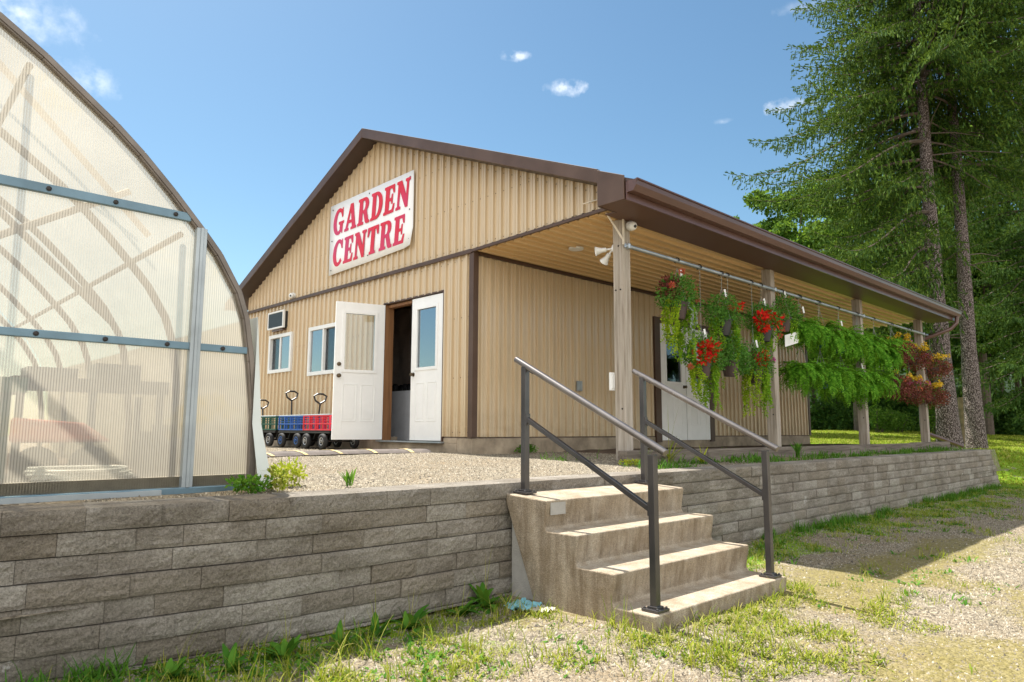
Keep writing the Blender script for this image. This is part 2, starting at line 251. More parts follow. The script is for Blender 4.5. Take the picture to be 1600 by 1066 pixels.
# ------------------------------------------------------------------ mesh helpers
C = S.collection
def wloc(o):
    v = Vector((0, 0, 0))
    while o is not None: v += o.location; o = o.parent
    return v
class MB:
    def __init__(s): s.v = []; s.f = []; s.mi = []
    def add(s, vs, fs, mi=0):
        b = len(s.v); s.v += [tuple(p) for p in vs]; s.f += [tuple(i+b for i in f) for f in fs]; s.mi += [mi]*len(fs); return s
    def box(s, x0, x1, y0, y1, z0, z1, mi=0):
        v = [(x, y, z) for x in (x0, x1) for y in (y0, y1) for z in (z0, z1)]
        return s.add(v, [(0, 1, 3, 2), (4, 6, 7, 5), (0, 4, 5, 1), (2, 3, 7, 6), (0, 2, 6, 4), (1, 5, 7, 3)], mi)
    def bar(s, p, q, w, h, upv=(0, 0, 1), mi=0):
        p = Vector(p); q = Vector(q); d = (q-p).normalized(); a = d.cross(Vector(upv)).normalized(); b = a.cross(d)
        v = [e+a*sx*w/2+b*sy*h/2 for e in (p, q) for sx in (-1, 1) for sy in (-1, 1)]
        return s.add(v, [(0, 1, 3, 2), (4, 6, 7, 5), (0, 4, 5, 1), (2, 3, 7, 6), (0, 2, 6, 4), (1, 5, 7, 3)], mi)
    def tube(s, pts, r, n=10, mi=0, caps=True):
        pts = [Vector(p) for p in pts]; rs = r if isinstance(r, (list, tuple)) else [r]*len(pts); rings = []; a = None
        for i, p in enumerate(pts):
            d = (pts[min(i+1, len(pts)-1)]-pts[max(i-1, 0)]).normalized()
            if a is None: a = d.cross(Vector((0, 0, 1)) if abs(d.z) < .9 else Vector((1, 0, 0))).normalized()
            else: a = (a-d*a.dot(d)).normalized()
            b = d.cross(a); rings.append([p+(a*math.cos(t)+b*math.sin(t))*rs[i] for t in [2*math.pi*j/n for j in range(n)]])
        v = [q for rg in rings for q in rg]; f = [(i*n+j, i*n+(j+1) % n, (i+1)*n+(j+1) % n, (i+1)*n+j) for i in range(len(pts)-1) for j in range(n)]
        if caps: f += [tuple(range(n))[::-1], tuple((len(pts)-1)*n+j for j in range(n))]
        return s.add(v, f, mi)
    def lathe(s, prof, c=(0, 0, 0), n=20, axis='z', mi=0):
        v = []
        for r, h in prof:
            for j in range(n):
                t = 2*math.pi*j/n; p = (r*math.cos(t), r*math.sin(t), h)
                if axis == 'y': p = (p[0], p[2], p[1])
                if axis == 'x': p = (p[2], p[0], p[1])
                v.append((p[0]+c[0], p[1]+c[1], p[2]+c[2]))
        f = [(i*n+j, i*n+(j+1) % n, (i+1)*n+(j+1) % n, (i+1)*n+j) for i in range(len(prof)-1) for j in range(n)]
        f += [tuple(range(n))[::-1], tuple((len(prof)-1)*n+j for j in range(n))]
        return s.add(v, f, mi)
    def prism(s, poly, axis, a, b, mi=0):
        n = len(poly)
        def P(u, w, t): return {'x': (t, u, w), 'y': (u, t, w), 'z': (u, w, t)}[axis]
        v = [P(u, w, a) for u, w in poly]+[P(u, w, b) for u, w in poly]
        return s.add(v, [tuple(range(n))[::-1], tuple(range(n, 2*n))]+[(i, (i+1) % n, n+(i+1) % n, n+i) for i in range(n)], mi)
    def xf(s, mat):
        s.v = [tuple(mat @ Vector(p)) for p in s.v]; return s
    def build(s, name, mat, parent=None, bevel=0, smooth=False, seg=2, fix=True):
        me = bpy.data.meshes.new(name); L = wloc(parent) if parent else Vector((0, 0, 0))
        me.from_pydata([(p[0]-L.x, p[1]-L.y, p[2]-L.z) for p in s.v], [], s.f)
        for m_ in (mat if isinstance(mat, (list, tuple)) else [mat]): me.materials.append(MATS[m_])
        if any(s.mi): me.polygons.foreach_set('material_index', s.mi)
        if fix:
            bm = bmesh.new(); bm.from_mesh(me); bmesh.ops.recalc_face_normals(bm, faces=bm.faces); bm.to_mesh(me); bm.free()
        if smooth: me.polygons.foreach_set('use_smooth', [True]*len(me.polygons))
        o = bpy.data.objects.new(name, me); C.objects.link(o)
        if parent: o.parent = parent
        if bevel:
            bv = o.modifiers.new('bevel', 'BEVEL'); bv.width = bevel; bv.segments = seg; bv.limit_method = 'ANGLE'; bv.angle_limit = R_(35)
        return o
def smooth_by_angle(o, ang=40):
    me = o.data; me.polygons.foreach_set('use_smooth', [True]*len(me.polygons)); me.set_sharp_from_angle(angle=R_(ang))
def tag(o, label=None, cat=None, group=None, kind=None):
    if label: o['label'] = label
    if cat: o['category'] = cat
    if group: o['group'] = group
    if kind: o['kind'] = kind
    return o
def empty(name, loc, label, cat, group=None, rz=0):
    o = bpy.data.objects.new(name, None); C.objects.link(o); o.location = loc; o.rotation_euler = (0, 0, rz); o.empty_display_size = .2
    return tag(o, label, cat, group)
def np_obj(name, V, Fc, mat, parent=None, mats=None, smooth=False):
    """V (n,3); Fc (m,3) or (m,4)"""
    me = bpy.data.meshes.new(name); V = np.asarray(V, np.float32); Fc = np.asarray(Fc, np.int32)
    if parent is not None: V = V-np.array(wloc(parent), np.float32)
    me.vertices.add(len(V)); me.vertices.foreach_set('co', V.ravel())
    m_, k_ = Fc.shape; me.loops.add(m_*k_); me.loops.foreach_set('vertex_index', Fc.ravel())
    me.polygons.add(m_); me.polygons.foreach_set('loop_start', np.arange(m_, dtype=np.int32)*k_)
    if smooth: me.polygons.foreach_set('use_smooth', np.ones(m_, bool))
    me.update(calc_edges=True); me.materials.append(MATS[mat])
    o = bpy.data.objects.new(name, me); C.objects.link(o)
    if parent is not None: o.parent = parent
    return o
def unit(a): return a/np.maximum(np.linalg.norm(a, axis=-1, keepdims=True), 1e-9)
def blades(P, D, L, Wd, N=None):
    """diamond leaves: base P, direction D, length L, width Wd -> quads"""
    n = len(P); D = unit(D); N = unit(rng.normal(size=(n, 3))) if N is None else N
    A = unit(np.cross(D, N)); L = np.broadcast_to(L, (n,))[:, None]; Wd = np.broadcast_to(Wd, (n,))[:, None]
    mid = P+D*L*.45
    V = np.stack([P, mid+A*Wd/2, P+D*L, mid-A*Wd/2], 1).reshape(-1, 3)
    return V, np.arange(4*n).reshape(-1, 4)
def cat_mesh(parts):
    Vs = []; Fs = []; b = 0
    for V, Fc in parts: Vs.append(V); Fs.append(Fc+b); b += len(V)
    return np.concatenate(Vs), np.concatenate(Fs)
def vnoise(x, y, sc, seed=0):
    x = np.asarray(x)/sc; y = np.asarray(y)/sc; xi = np.floor(x).astype(int); yi = np.floor(y).astype(int); fx = x-xi; fy = y-yi
    def h(a, b): 
        v = np.sin(a*127.1+b*311.7+seed*74.7)*43758.5453; return v-np.floor(v)
    fx = fx*fx*(3-2*fx); fy = fy*fy*(3-2*fy)
    return (h(xi, yi)*(1-fx)+h(xi+1, yi)*fx)*(1-fy)+(h(xi, yi+1)*(1-fx)+h(xi+1, yi+1)*fx)*fy
def sst(x, a, b): t = np.clip((np.asarray(x)-a)/(b-a), 0, 1); return t*t*(3-2*t)
def copy_tree(o, parent=None):
    c = o.copy(); C.objects.link(c); c.parent = parent
    for ch in [q for q in bpy.data.objects if q.parent is o]: copy_tree(ch, c)
    return c

PL = .72                                    # yard level behind the retaining wall
# face line of the retaining wall
WP = [(-1.5, 3.95), (-.5, 3.78), (.5, 3.605), (1.0, 3.525), (1.6, 3.45), (2.3, 3.43), (3.2, 3.43), (5, 3.43), (8, 3.46), (11, 3.50), (14, 3.54), (16.15, 3.57)]
def wall_y(x): return np.interp(x, [p[0] for p in WP], [p[1] for p in WP])

# ------------------------------------------------------------------ ground
def gz(x, y):
    x = np.asarray(x, float); y = np.asarray(y, float)
    z = .60*sst(x, 16.6, 19.5)*sst(y, 2.4, 5.0)+.10*sst(x, 22, 40)*sst(y, -4, 3)
    z = z+.14*sst(y, 5.2, 7.5)*sst(x, 16.2, 17.6)+.24*sst(y, 7, 13)*sst(x, 18, 30)
    z = z+(vnoise(x, y, .9, 3)-.5)*.03*sst(np.hypot(x, y), 0, 3)+(vnoise(x, y, .25, 5)-.5)*.012
    z = z-.03*sst(y, 2.4, 1.4)*sst(x, 1.5, 3)*(1-sst(x, 6, 9))
    return z
def cover(x, y):
    wy = wall_y(x); d = wy-y
    strip = sst(d, .9+.35*sst(x, 5, 10), .1)*(.35+.75*vnoise(x, y, .45, 15))*sst(x, -1, 0)+.45*sst(d, 2.6, .9)*(vnoise(x, y, .5, 9) > .45)*(x > 5)
    near = .42*sst(d, 2.4, .6)*(1-sst(x, 2.9, 3.6))*(.35+1.0*vnoise(x, y, .35, 2))
    aroundstep = .36*(np.abs(y-2.25) < .35)*(x > 2.8)*(x < 5.2)*(.4+.8*vnoise(x, y, .2, 4))
    far = sst(x, 16.6, 17.1)*sst(y, 2.2, 2.9)*sst(x, 18.15, 17.95)+sst(x, 18.9, 19.15)*sst(y, 1.2, 2.2)
    far = 1.2*far
    return np.clip(np.maximum.reduce([strip, near, aroundstep, far]), 0, 1.2)
def mossf(x, y):
    return np.clip(.15+.30*sst(y, 1.5, .9)*sst(x, 2.4, 3.4)*(1-sst(x, 5, 7))+.6*vnoise(x, y, .6, 11)*sst(vnoise(x, y, 2.1, 12), .35, .6)-.4*sst(x, 9, 14)+.55*sst(y, 2.5, 2.1)*sst(y, 1.6, 1.95)*sst(x, 4.3, 5)*(1-sst(x, 7.5, 9)), 0, 1)
def grid_obj(name, xs, ys, zf, mat, attrs=True):
    X, Y = np.meshgrid(xs, ys, indexing='ij'); V = np.stack([X, Y, zf(X, Y)], -1).reshape(-1, 3); nx, ny = len(xs), len(ys)
    I = np.arange(nx*ny).reshape(nx, ny); Fc = np.stack([I[:-1, :-1], I[1:, :-1], I[1:, 1:], I[:-1, 1:]], -1).reshape(-1, 4)
    o = np_obj(name, V, Fc, mat, smooth=True)
    if attrs:
        for nm, fn in (('cover', attrs[0]), ('moss', attrs[1])):
            a = o.data.attributes.new(nm, 'FLOAT', 'POINT'); a.data.foreach_set('value', np.asarray(fn(V[:, 0], V[:, 1]), np.float32))
    return o
def ax(*segs):
    out = []
    for a, b, st in segs: out += list(np.arange(a, b, st))
    return np.array(out+[segs[-1][1]])
xs = ax((-60, -4, 4), (-4, 0, .25), (0, 12, .06), (12, 30, .15), (30, 60, 1), (60, 400, 20)); ys = ax((-60, -4, 4), (-4, 0, .25), (0, 5, .06), (5, 16, .25), (16, 60, 2), (60, 400, 20))
g = grid_obj('ground', xs, ys, gz, 'ground_mat', (cover, mossf)); tag(g, kind='structure')
def yz(x, y): return PL-.015+.05*sst(y, 3.8, 5.6)+(vnoise(x, y, .7, 6)-.5)*.02-.14*sst(x, 9, 17)*sst(y, 5, 6)*0
def ycover(x, y): return .55*(sst(x, 6.0, 7.5)*(y < 4.35)*(.5+.7*vnoise(x, y, .3, 4)))+1.1*sst(x, 15.6, 16.4)*(y > 4.6)*1.0+.5*sst(y, 6.3, 6.7)*(x > 5.9)*(y < 6.9)*vnoise(x, y, .4, 8)
yxs = ax((-14, -1, 1), (-1, 7.5, .08), (7.5, 17.2, .2)); yys = ax((3.55, 8, .08), (8, 18, .25), (18, 40, 2))
def yzz(x, y):
    z = yz(x, y); z = np.where(y < wall_y(x)+.1, .3, z); return z
yard = grid_obj('gravel_yard', yxs, yys, yzz, 'ground_mat', (ycover, lambda x, y: .12+.0*x)); tag(yard, kind='structure')
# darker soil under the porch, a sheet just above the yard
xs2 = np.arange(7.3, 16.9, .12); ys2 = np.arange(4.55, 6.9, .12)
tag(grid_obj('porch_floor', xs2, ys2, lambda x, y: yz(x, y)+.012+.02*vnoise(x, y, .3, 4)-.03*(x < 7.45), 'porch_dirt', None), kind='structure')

# pebbles
def pebbles(name, n, fx, fy, zf, smin, smax, keep):
    x = fx(n); y = fy(n); ok = keep(x, y); x, y = x[ok], y[ok]; n = len(x); s = rng.uniform(smin, smax, n)*(.7+.6*rng.random(n)**3)
    base = np.array([[1, 0, -.35], [0, 1, -.35], [-1, 0, -.35], [0, -1, -.35], [0, 0, .8]]); V = base[None]*s[:, None, None]*(1+.35*rng.normal(size=(n, 5, 1)).clip(-1.4, 1.4))
    a = rng.uniform(0, 6.28, n); ca, sa = np.cos(a), np.sin(a); V[:, :, 1] *= .7; X = V[:, :, 0]*ca[:, None]-V[:, :, 1]*sa[:, None]; Y = V[:, :, 0]*sa[:, None]+V[:, :, 1]*ca[:, None]
    V = np.stack([X+x[:, None], Y+y[:, None], V[:, :, 2]+(zf(x, y)+s*.25)[:, None]], -1).reshape(-1, 3)
    F0 = np.array([[0, 1, 4], [1, 2, 4], [2, 3, 4], [3, 0, 4]]); Fc = (F0[None]+5*np.arange(n)[:, None, None]).reshape(-1, 3)
    return tag(np_obj(name, V, Fc, 'pebble'), kind='stuff')
def near(n, a, b, p=1.6): return a+(b-a)*rng.random(n)**p
def front_keep(x, y): return (y < wall_y(x)-.03) & ~((x > 3.15) & (x < 4.77) & (y > 2.2)) & (rng.random(len(x)) > .4*cover(x, y)*(y < wall_y(x)-.3)) & (vnoise(x, y, 1.1, 21)+.6*rng.random(len(x)) > .35) & (rng.random(len(x)) > .8*sst(mossf(x, y), .45, .8))
pebbles('loose_gravel', 230000, lambda n: near(n, .2, 16, 1.25), lambda n: rng.uniform(-.4, 3.5, n), gz, .004, .0095, front_keep)
pebbles('yard_gravel', 110000, lambda n: rng.uniform(.9, 8.2, n), lambda n: 3.8+rng.random(n)**1.2*7, yz, .004, .0088, lambda x, y: ~((x > 5.84) & (y > 6.8)) & ~((x < 1.9) & (y > 4.1)))

# ------------------------------------------------------------------ retaining wall
rw = empty('retaining_wall', (0, 3.6, 0), 'long low grey brown retaining wall of split concrete blocks around the gravel yard', 'retaining wall')
H = [0, .02, .12, .22, .32, .42, .52, .62, .722]
mb = MB(); cap = MB()
lens = np.cumsum([0]+[math.dist(WP[i], WP[i+1]) for i in range(len(WP)-1)])
def at_len(s):
    if s > lens[-1]: e = at_len(lens[-1]); return e[0]+e[2]*(s-lens[-1]), e[1]+e[3]*(s-lens[-1]), e[2], e[3]
    x = np.interp(s, lens, [p[0] for p in WP]); y = np.interp(s, lens, [p[1] for p in WP]); i = min(max(int(np.searchsorted(lens, s)-1), 0), len(WP)-2)
    dx, dy = WP[i+1][0]-WP[i][0], WP[i+1][1]-WP[i][1]; l = math.hypot(dx, dy); return x, y, dx/l, dy/l
def block(mbx, s0, s1, z0, z1, off, depth):
    pa, pb = at_len(s0), at_len(min(s1, total)) if s1 <= total else at_len(s1); xa, ya = (pa[0]+pb[0])/2, (pa[1]+pb[1])/2; _l = max(math.hypot(pb[0]-pa[0], pb[1]-pa[1]), 1e-6); tx, ty = (pb[0]-pa[0])/_l, (pb[1]-pa[1])/_l; h = (s1-s0)/2-.0008; nx, ny = ty, -tx
    j = [random.gauss(0, .0028) for _ in range(4)]; tilt = random.gauss(0, .0022)
    b = .0045
    # front face as an inset polygon so every block has chamfered, slightly uneven edges
    ring = []
    for (a, z, o) in ((-h, z0+.0035, 0), (h, z0+.0035, 0), (h, z1-.0015, 0), (-h, z1-.0015, 0)): ring.append((a, z, o))
    def P(a, z, o): return (xa+tx*a+nx*(off+o), ya+ty*a+ny*(off+o), z)
    back = [P(a, z, -depth) for a, z, o in ring]; mid = [P(a, z, -b+tilt) for a, z, o in ring]
    v = back+mid; f = [(0, 1, 2, 3)]+[(i, (i+1) % 4, 4+(i+1) % 4, 4+i) for i in range(4)]
    NX = max(4, int((s1-s0)/.022)); NZ = 5; g0 = len(v); ph = random.uniform(0, 50)
    for iz in range(NZ+1):
        for ix in range(NX+1):
            u, w = ix/NX, iz/NZ; a = -h+2*h*u; z = z0+.0035+(z1-z0-.005)*w; e_ = min(u, 1-u)*(s1-s0); ez = min(w, 1-w)*(z1-z0)
            if ix in (0, NX) or iz in (0, NZ): o_ = -b*(.3 if iz not in (0, NZ) else 1)+tilt
            else: o_ = tilt+.0032*math.sin(a*37+ph+3*math.sin(z*60+ph))*math.sin(z*71+ph*2+2*math.sin(a*23))+random.gauss(0, .0014)+.002
            v.append(P(a, z, o_))
    f += [(g0+iz*(NX+1)+ix, g0+iz*(NX+1)+ix+1, g0+(iz+1)*(NX+1)+ix+1, g0+(iz+1)*(NX+1)+ix) for iz in range(NZ) for ix in range(NX)]
    top = [g0+NZ*(NX+1)+ix for ix in range(NX+1)]; bot = [g0+ix for ix in range(NX+1)]
    f += [tuple([7]+top+[6]), tuple([5]+bot[::-1]+[4]), tuple([4]+[g0+iz*(NX+1) for iz in range(NZ+1)]+[7]), tuple([6]+[g0+iz*(NX+1)+NX for iz in range(NZ, -1, -1)]+[5])]
    mbx.add(v, f)
total = lens[-1]
coff = [.004, -.003, .006, -.002, .008, -.001, .003, 0]
for ci in range(len(H)-1):
    z0, z1 = H[ci], H[ci+1]; cap_ = ci == len(H)-2
    s = -(.15*(ci % 2))-random.uniform(0, .12); end = total+(0 if cap_ else .10*(7-ci)+.06)
    while s < end:
        l = random.choice((.30, .30, .30, .30, .20, .38)); e = min(s+l, end)
        s0 = max(s, 0)
        if e-s0 > .06: block(cap if cap_ else mb, s0, e, z0, z1, (.012 if cap_ else 0)+random.gauss(0, .003)+coff[ci], .30 if cap_ else .2)
        s = e
rwb = mb.build('block_courses', 'wall_block', rw, fix=True); rwc = cap.build('cap_course', 'wall_block', rw)
core = MB()
for i in range(len(WP)-1):
    (xa, ya), (xb, yb) = WP[i], WP[i+1]; core.add([(xa, ya+.03, 0), (xb, yb+.03, 0), (xb, yb+.26, 0), (xa, ya+.26, 0), (xa, ya+.03, .70), (xb, yb+.03, .70), (xb, yb+.26, .70), (xa, ya+.26, .70)], [(0, 1, 5, 4), (1, 2, 6, 5), (2, 3, 7, 6), (3, 0, 4, 7), (4, 5, 6, 7), (0, 3, 2, 1)])
core.build('wall_core', 'wall_shadow_core', rw)
# return leg at the far end, stepping down
mb = MB()
for ci in range(len(H)-1):
    z0, z1 = H[ci], H[ci+1]; x1 = 16.15+.10*(7-ci)+(0 if ci < 7 else 0); y = 3.60
    while y < 5.6: mb.box(x1-.3, x1, y+.002, y+.298, z0+.002, z1-.002); y += .3
mb.build('return_courses', 'wall_block', rw, bevel=.006)

# ------------------------------------------------------------------ steps
XA, XB = 3.20, 4.72
st = empty('concrete_steps', ((XA+XB)/2, 2.26, 0), 'four tread precast concrete steps climbing to the gravel yard', 'steps')
def arc(cx, cy, r, a0, a1, n=5): return [(cx+r*math.cos(R_(a0+(a1-a0)*i/n)), cy+r*math.sin(R_(a0+(a1-a0)*i/n))) for i in range(n+1)]
tr = [(2.262, .095), (2.53, .272), (2.801, .453), (3.05, .636)]
poly_ = [(2.275, -.08)]
for i, (y, z) in enumerate(tr):
    poly_ += arc(y+.012, z-.012, .012, 180, 90, 3)                        # rounded nosing
    if i < 3:
        ny = tr[i+1][0]+.022; poly_ += arc(ny-.03, z+.03, .03, -90, 0, 4)   # cove at the foot of the next riser
        poly_ += [(tr[i+1][0]+.002, tr[i+1][1]-.03)]
poly_ += [(3.418, .655), (3.418, .60), (3.12, -.08)]
mb = MB(); mb.prism(poly_, 'x', XA, XB); o = mb.build('stair_block', 'step_concrete', st, bevel=.009, seg=3); smooth_by_angle(o, 30)
mb = MB(); mb.box(XA+.05, XB-.05, 3.18, 3.415, -.05, .60); mb.build('pedestal', 'pedestal_concrete', st, bevel=.006)
mb = MB(); mb.box(XA+.035, XA+.17, 3.046, 3.052, .545, .62); mb.build('repair_patch', 'pedestal_concrete', st)
def handrail(x, lab):
    t = empty('handrail', (x, 2.33, .1), lab, 'handrail', 'handrails of the concrete steps')
    for y, zb, zt in ((3.34, .655, 1.49), (2.33, .097, .935)):
        MB().box(x-.021, x+.021, y-.021, y+.021, zb+.012, zt).build('post', 'rail_paint', t, bevel=.003)
        mb = MB(); mb.box(x-.055, x+.055, y-.055, y+.055, zb, zb+.014); mb.box(x-.032, x+.032, y-.032, y+.032, zb+.014, zb+.026)
        for sx in (-1, 1):
            for sy in (-1, 1): mb.lathe([(.007, 0), (.007, .008), (.003, .01)], (x+sx*.042, y+sy*.042, zb+.014), 8)
        mb.build('base_plate', 'rail_paint', t, bevel=.002)
    d = Vector((0, 2.24-3.43, .945-1.545)); a = Vector((x, 3.43, 1.545)); 
    mb = MB(); mb.tube([a, a+d], .0215, 20); o = mb.build('top_rail', 'rail_top', t, bevel=.004); smooth_by_angle(o, 40)
    mb = MB(); mb.bar((x, 3.32, 1.14), (x, 2.35, .635), .03, .03); mb.build('mid_rail', 'rail_paint', t, bevel=.003)
    for p_, q_ in (((x, 3.34, 1.484), (x, 3.26, 1.440)), ((x, 2.40, 1.008), (x, 2.30, .957))): mb = MB(); mb.bar(p_, q_, .03, .012); mb.build('rail_bracket', 'rail_paint', t, bevel=.002)
    for yy, z_ in ((3.315, 1.137), (2.354, .637)): MB().box(x-.018, x+.018, yy-.006, yy+.006, z_-.038, z_+.038).build('rail_bracket', 'rail_paint', t, bevel=.002)
handrail(3.30, 'dark metal handrail on the near left side of the steps')
handrail(4.62, 'dark metal handrail on the far right side of the steps')

# ------------------------------------------------------------------ building
XW, YW, YL, XE = 5.891, 6.93, 14.07, 15.85
RY, RZ, SL = 9.35, 5.77, .4167         # ridge
EY = 4.2                               # porch eave
def roofz(y): return RZ-abs(y-RY)*SL
bd = empty('garden_centre_building', (XW, YW, PL), 'tan metal sided garden shop with brown trim and a roofed side porch', 'building')
def profile(u0, u1, per=.152):
    """corrugated sheet outline: (u, outward offset)"""
    pts = []; u = u0
    while u < u1:
        for du, h in ((0, 0), (.030, 0), (.034, .006), (.040, .006), (.044, 0), (.074, 0), (.078, .006), (.084, .006), (.088, 0), (.106, 0), (.113, .032), (.138, .032)):
            if u+du < u1: pts.append((u+du, h))
        u += per
    pts.append((u1, 0)); return pts
def siding(mb, axis, fixed, sgn, u0, u1, zlo, zhi, holes=(), screws=()):
    P = profile(u0, u1)
    def pt(u, h, z): return (fixed+sgn*h, u, z) if axis == 'y' else (u, fixed+sgn*h, z)
    for (a, ha), (b, hb) in zip(P[:-1], P[1:]):
        mid = (a+b)/2; segs = [(None, None)]
        cuts = sorted([(h[2], h[3]) for h in holes if h[0] < mid < h[1]])
        lo = [zlo(a), zlo(b)]; hi = [zhi(a), zhi(b)]; cur = lo
        for c0, c1 in cuts:
            if c0 > max(cur)+.002: mb.add([pt(a, ha, cur[0]), pt(b, hb, cur[1]), pt(b, hb, c0), pt(a, ha, c0)], [(0, 1, 2, 3)])
            cur = [c1, c1]
        if min(hi) > max(cur)+.002: mb.add([pt(a, ha, cur[0]), pt(b, hb, cur[1]), pt(b, hb, hi[1]), pt(a, ha, hi[0])], [(0, 1, 2, 3)])
        if abs(ha-.032) < 1e-4 and abs(hb-.032) < 1e-4:
            for z in screws:
                zz = z(mid) if callable(z) else z
                if zlo(mid)+.01 < zz < zhi(mid)-.01 and not any(h[0]-.02 < mid < h[1]+.02 and h[2]-.03 < zz < h[3]+.03 for h in holes):
                    c = pt(a-.022 if a-.022 > u0 else mid, .0, zz); e = .0075; q = [(-e, -e), (e, -e), (e, e), (-e, e)]
                    if axis == 'y': v = [(fixed+sgn*.001, c[1]+p, zz+r) for p, r in q]+[(fixed+sgn*.006, c[1]+p*.6, zz+r*.6) for p, r in q]
                    else: v = [(c[0]+p, fixed+sgn*.001, zz+r) for p, r in q]+[(c[0]+p*.6, fixed+sgn*.006, zz+r*.6) for p, r in q]
                    mb.add(v, [(4, 5, 6, 7)]+[(i, (i+1) % 4, 4+(i+1) % 4, 4+i) for i in range(4)], 1)
DH = (7.53, 9.03, .90, 2.965)       # entry opening (y0,y1,z0,z1)
W1 = (12.03, 12.95, 2.12, 2.83); W2 = (10.36, 11.36, 1.995, 2.83)
SDH = (10.02, 11.62, .88, 2.93)
def bandz(y): return 3.415+max(0, 6.93-y)*.024
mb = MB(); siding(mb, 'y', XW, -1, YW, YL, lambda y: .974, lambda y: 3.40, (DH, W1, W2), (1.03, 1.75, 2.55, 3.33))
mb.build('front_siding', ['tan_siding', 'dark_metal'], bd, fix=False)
mb = MB(); siding(mb, 'y', XW-.012, -1, 4.58, YL, lambda y: bandz(y)+.03, lambda y: roofz(y)-.10, (), (3.50, 4.1, 4.75, lambda y: roofz(y)-.2))
mb.build('gable_siding', ['tan_siding', 'dark_metal'], bd, fix=False)
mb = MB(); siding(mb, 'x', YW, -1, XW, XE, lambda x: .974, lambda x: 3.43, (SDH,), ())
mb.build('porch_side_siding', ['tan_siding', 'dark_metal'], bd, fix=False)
mb = MB(); siding(mb, 'x', YL, 1, XW, XE, lambda x: .974, lambda x: roofz(YL)-.1, (), ()); siding(mb, 'y', XE, 1, YW, YL, lambda y: .974, lambda y: roofz(y)-.1); mb.build('rear_siding', ['tan_siding', 'dark_metal'], bd, fix=False)
# structural wall behind the sheets
def wall_boxes(mb, axis, f0, f1, u0, u1, z0, z1, holes):
    us = sorted({u0, u1, *[h[0] for h in holes], *[h[1] for h in holes]})
    for a, b in zip(us[:-1], us[1:]):
        cur = z0
        for h in sorted([h for h in holes if h[0] <= a and h[1] >= b], key=lambda h: h[2]):
            if h[2] > cur+.001: mb.box(f0, f1, a, b, cur, h[2]) if axis == 'y' else mb.box(a, b, f0, f1, cur, h[2])
            cur = h[3]
        mb.box(f0, f1, a, b, cur, z1) if axis == 'y' else mb.box(a, b, f0, f1, cur, z1)
mb = MB(); wall_boxes(mb, 'y', XW+.008, XW+.12, YW+.13, YL-.13, .95, 3.46, (DH, W1, W2)); wall_boxes(mb, 'x', YW+.008, YW+.12, XW+.008, XE-.01, .95, 3.44, (SDH,))
wall_boxes(mb, 'x', YL-.12, YL-.008, XW+.008, XE-.01, .95, 3.46, ()); wall_boxes(mb, 'y', XE-.12, XE-.012, YW+.13, YL-.13, .95, 3.46, ())
mb.build('inner_wall', 'interior_wall', bd)
mb = MB(); mb.box(XW+.13, XE-.13, YW+.13, YL-.13, .84, .885); mb.build('shop_floor', 'interior_floor', bd)
mb = MB(); mb.box(XW+.13, XE-.13, YW+.13, YL-.13, 3.47, 3.52)
for i in range(8): mb.box(XW+.13, XE-.13, YW+.5+i*.8, YW+.54+i*.8, 3.35, 3.465)
mb.build('shop_ceiling', 'jamb_wood', bd)
# foundation
mb = MB(); mb.box(XW-.01, XE+.01, YW-.012, YW+.3, .3, .955); mb.box(XW-.012, XW+.3, YW+.302, YL+.01, .3, .885)
mb.box(XW-.010, XW+.3, YW+.304, DH[0]-.01, .886, .955); mb.box(XW-.010, XW+.3, DH[1]+.01, YL+.01, .886, .955); mb.build('foundation', 'foundation', bd, bevel=.008)
# corner, band and base trims
mb = MB(); mb.box(XW-.038, XW+.045, YW-.042, YW-.034, .968, 3.42); mb.box(XW-.042, XW-.034, YW-.0415, YW+.05, .9685, 3.39); mb.build('corner_trim', 'brown_trim', bd, bevel=.002)
mb = MB(); mb.box(XE-.05, XE+.03, YW-.034, YW-.024, .968, 3.42); mb.build('corner_trim', 'brown_trim', bd)
mb = MB(); mb.bar((XW-.045, 4.58, bandz(4.58)-.005), (XW-.045, YW, bandz(YW)), .03, .04); mb.bar((XW-.045, YW+.001, 3.415), (XW-.045, YL, 3.415), .03, .055); mb.build('band_trim', 'brown_trim', bd, bevel=.003)
# porch ceiling: ribs run along the building
def ceilz(y): return 3.415+max(0, YW-y)*.024
mb = MB(); P = profile(4.66, YW, .152)
for (a, ha), (b, hb) in zip(P[:-1], P[1:]): mb.add([(XW-.02, a, ceilz(a)-ha), (16.98, a, ceilz(a)-ha), (16.98, b, ceilz(b)-hb), (XW-.02, b, ceilz(b)-hb)], [(0, 1, 2, 3)])
mb.build('porch_ceiling', 'tan_ceiling', bd, fix=False)
mb = MB(); mb.bar((XW+.05, YW-.035, 3.385), (XE, YW-.035, 3.385), .03, .05); mb.build('wall_top_trim', 'brown_trim', bd)
# far gable above the porch end
mb = MB(); siding(mb, 'y', 16.93, 1, 4.7, YL, lambda y: ceilz(y)+.02, lambda y: roofz(y)-.1); mb.build('far_gable_siding', ['tan_siding', 'dark_metal'], bd, fix=False)
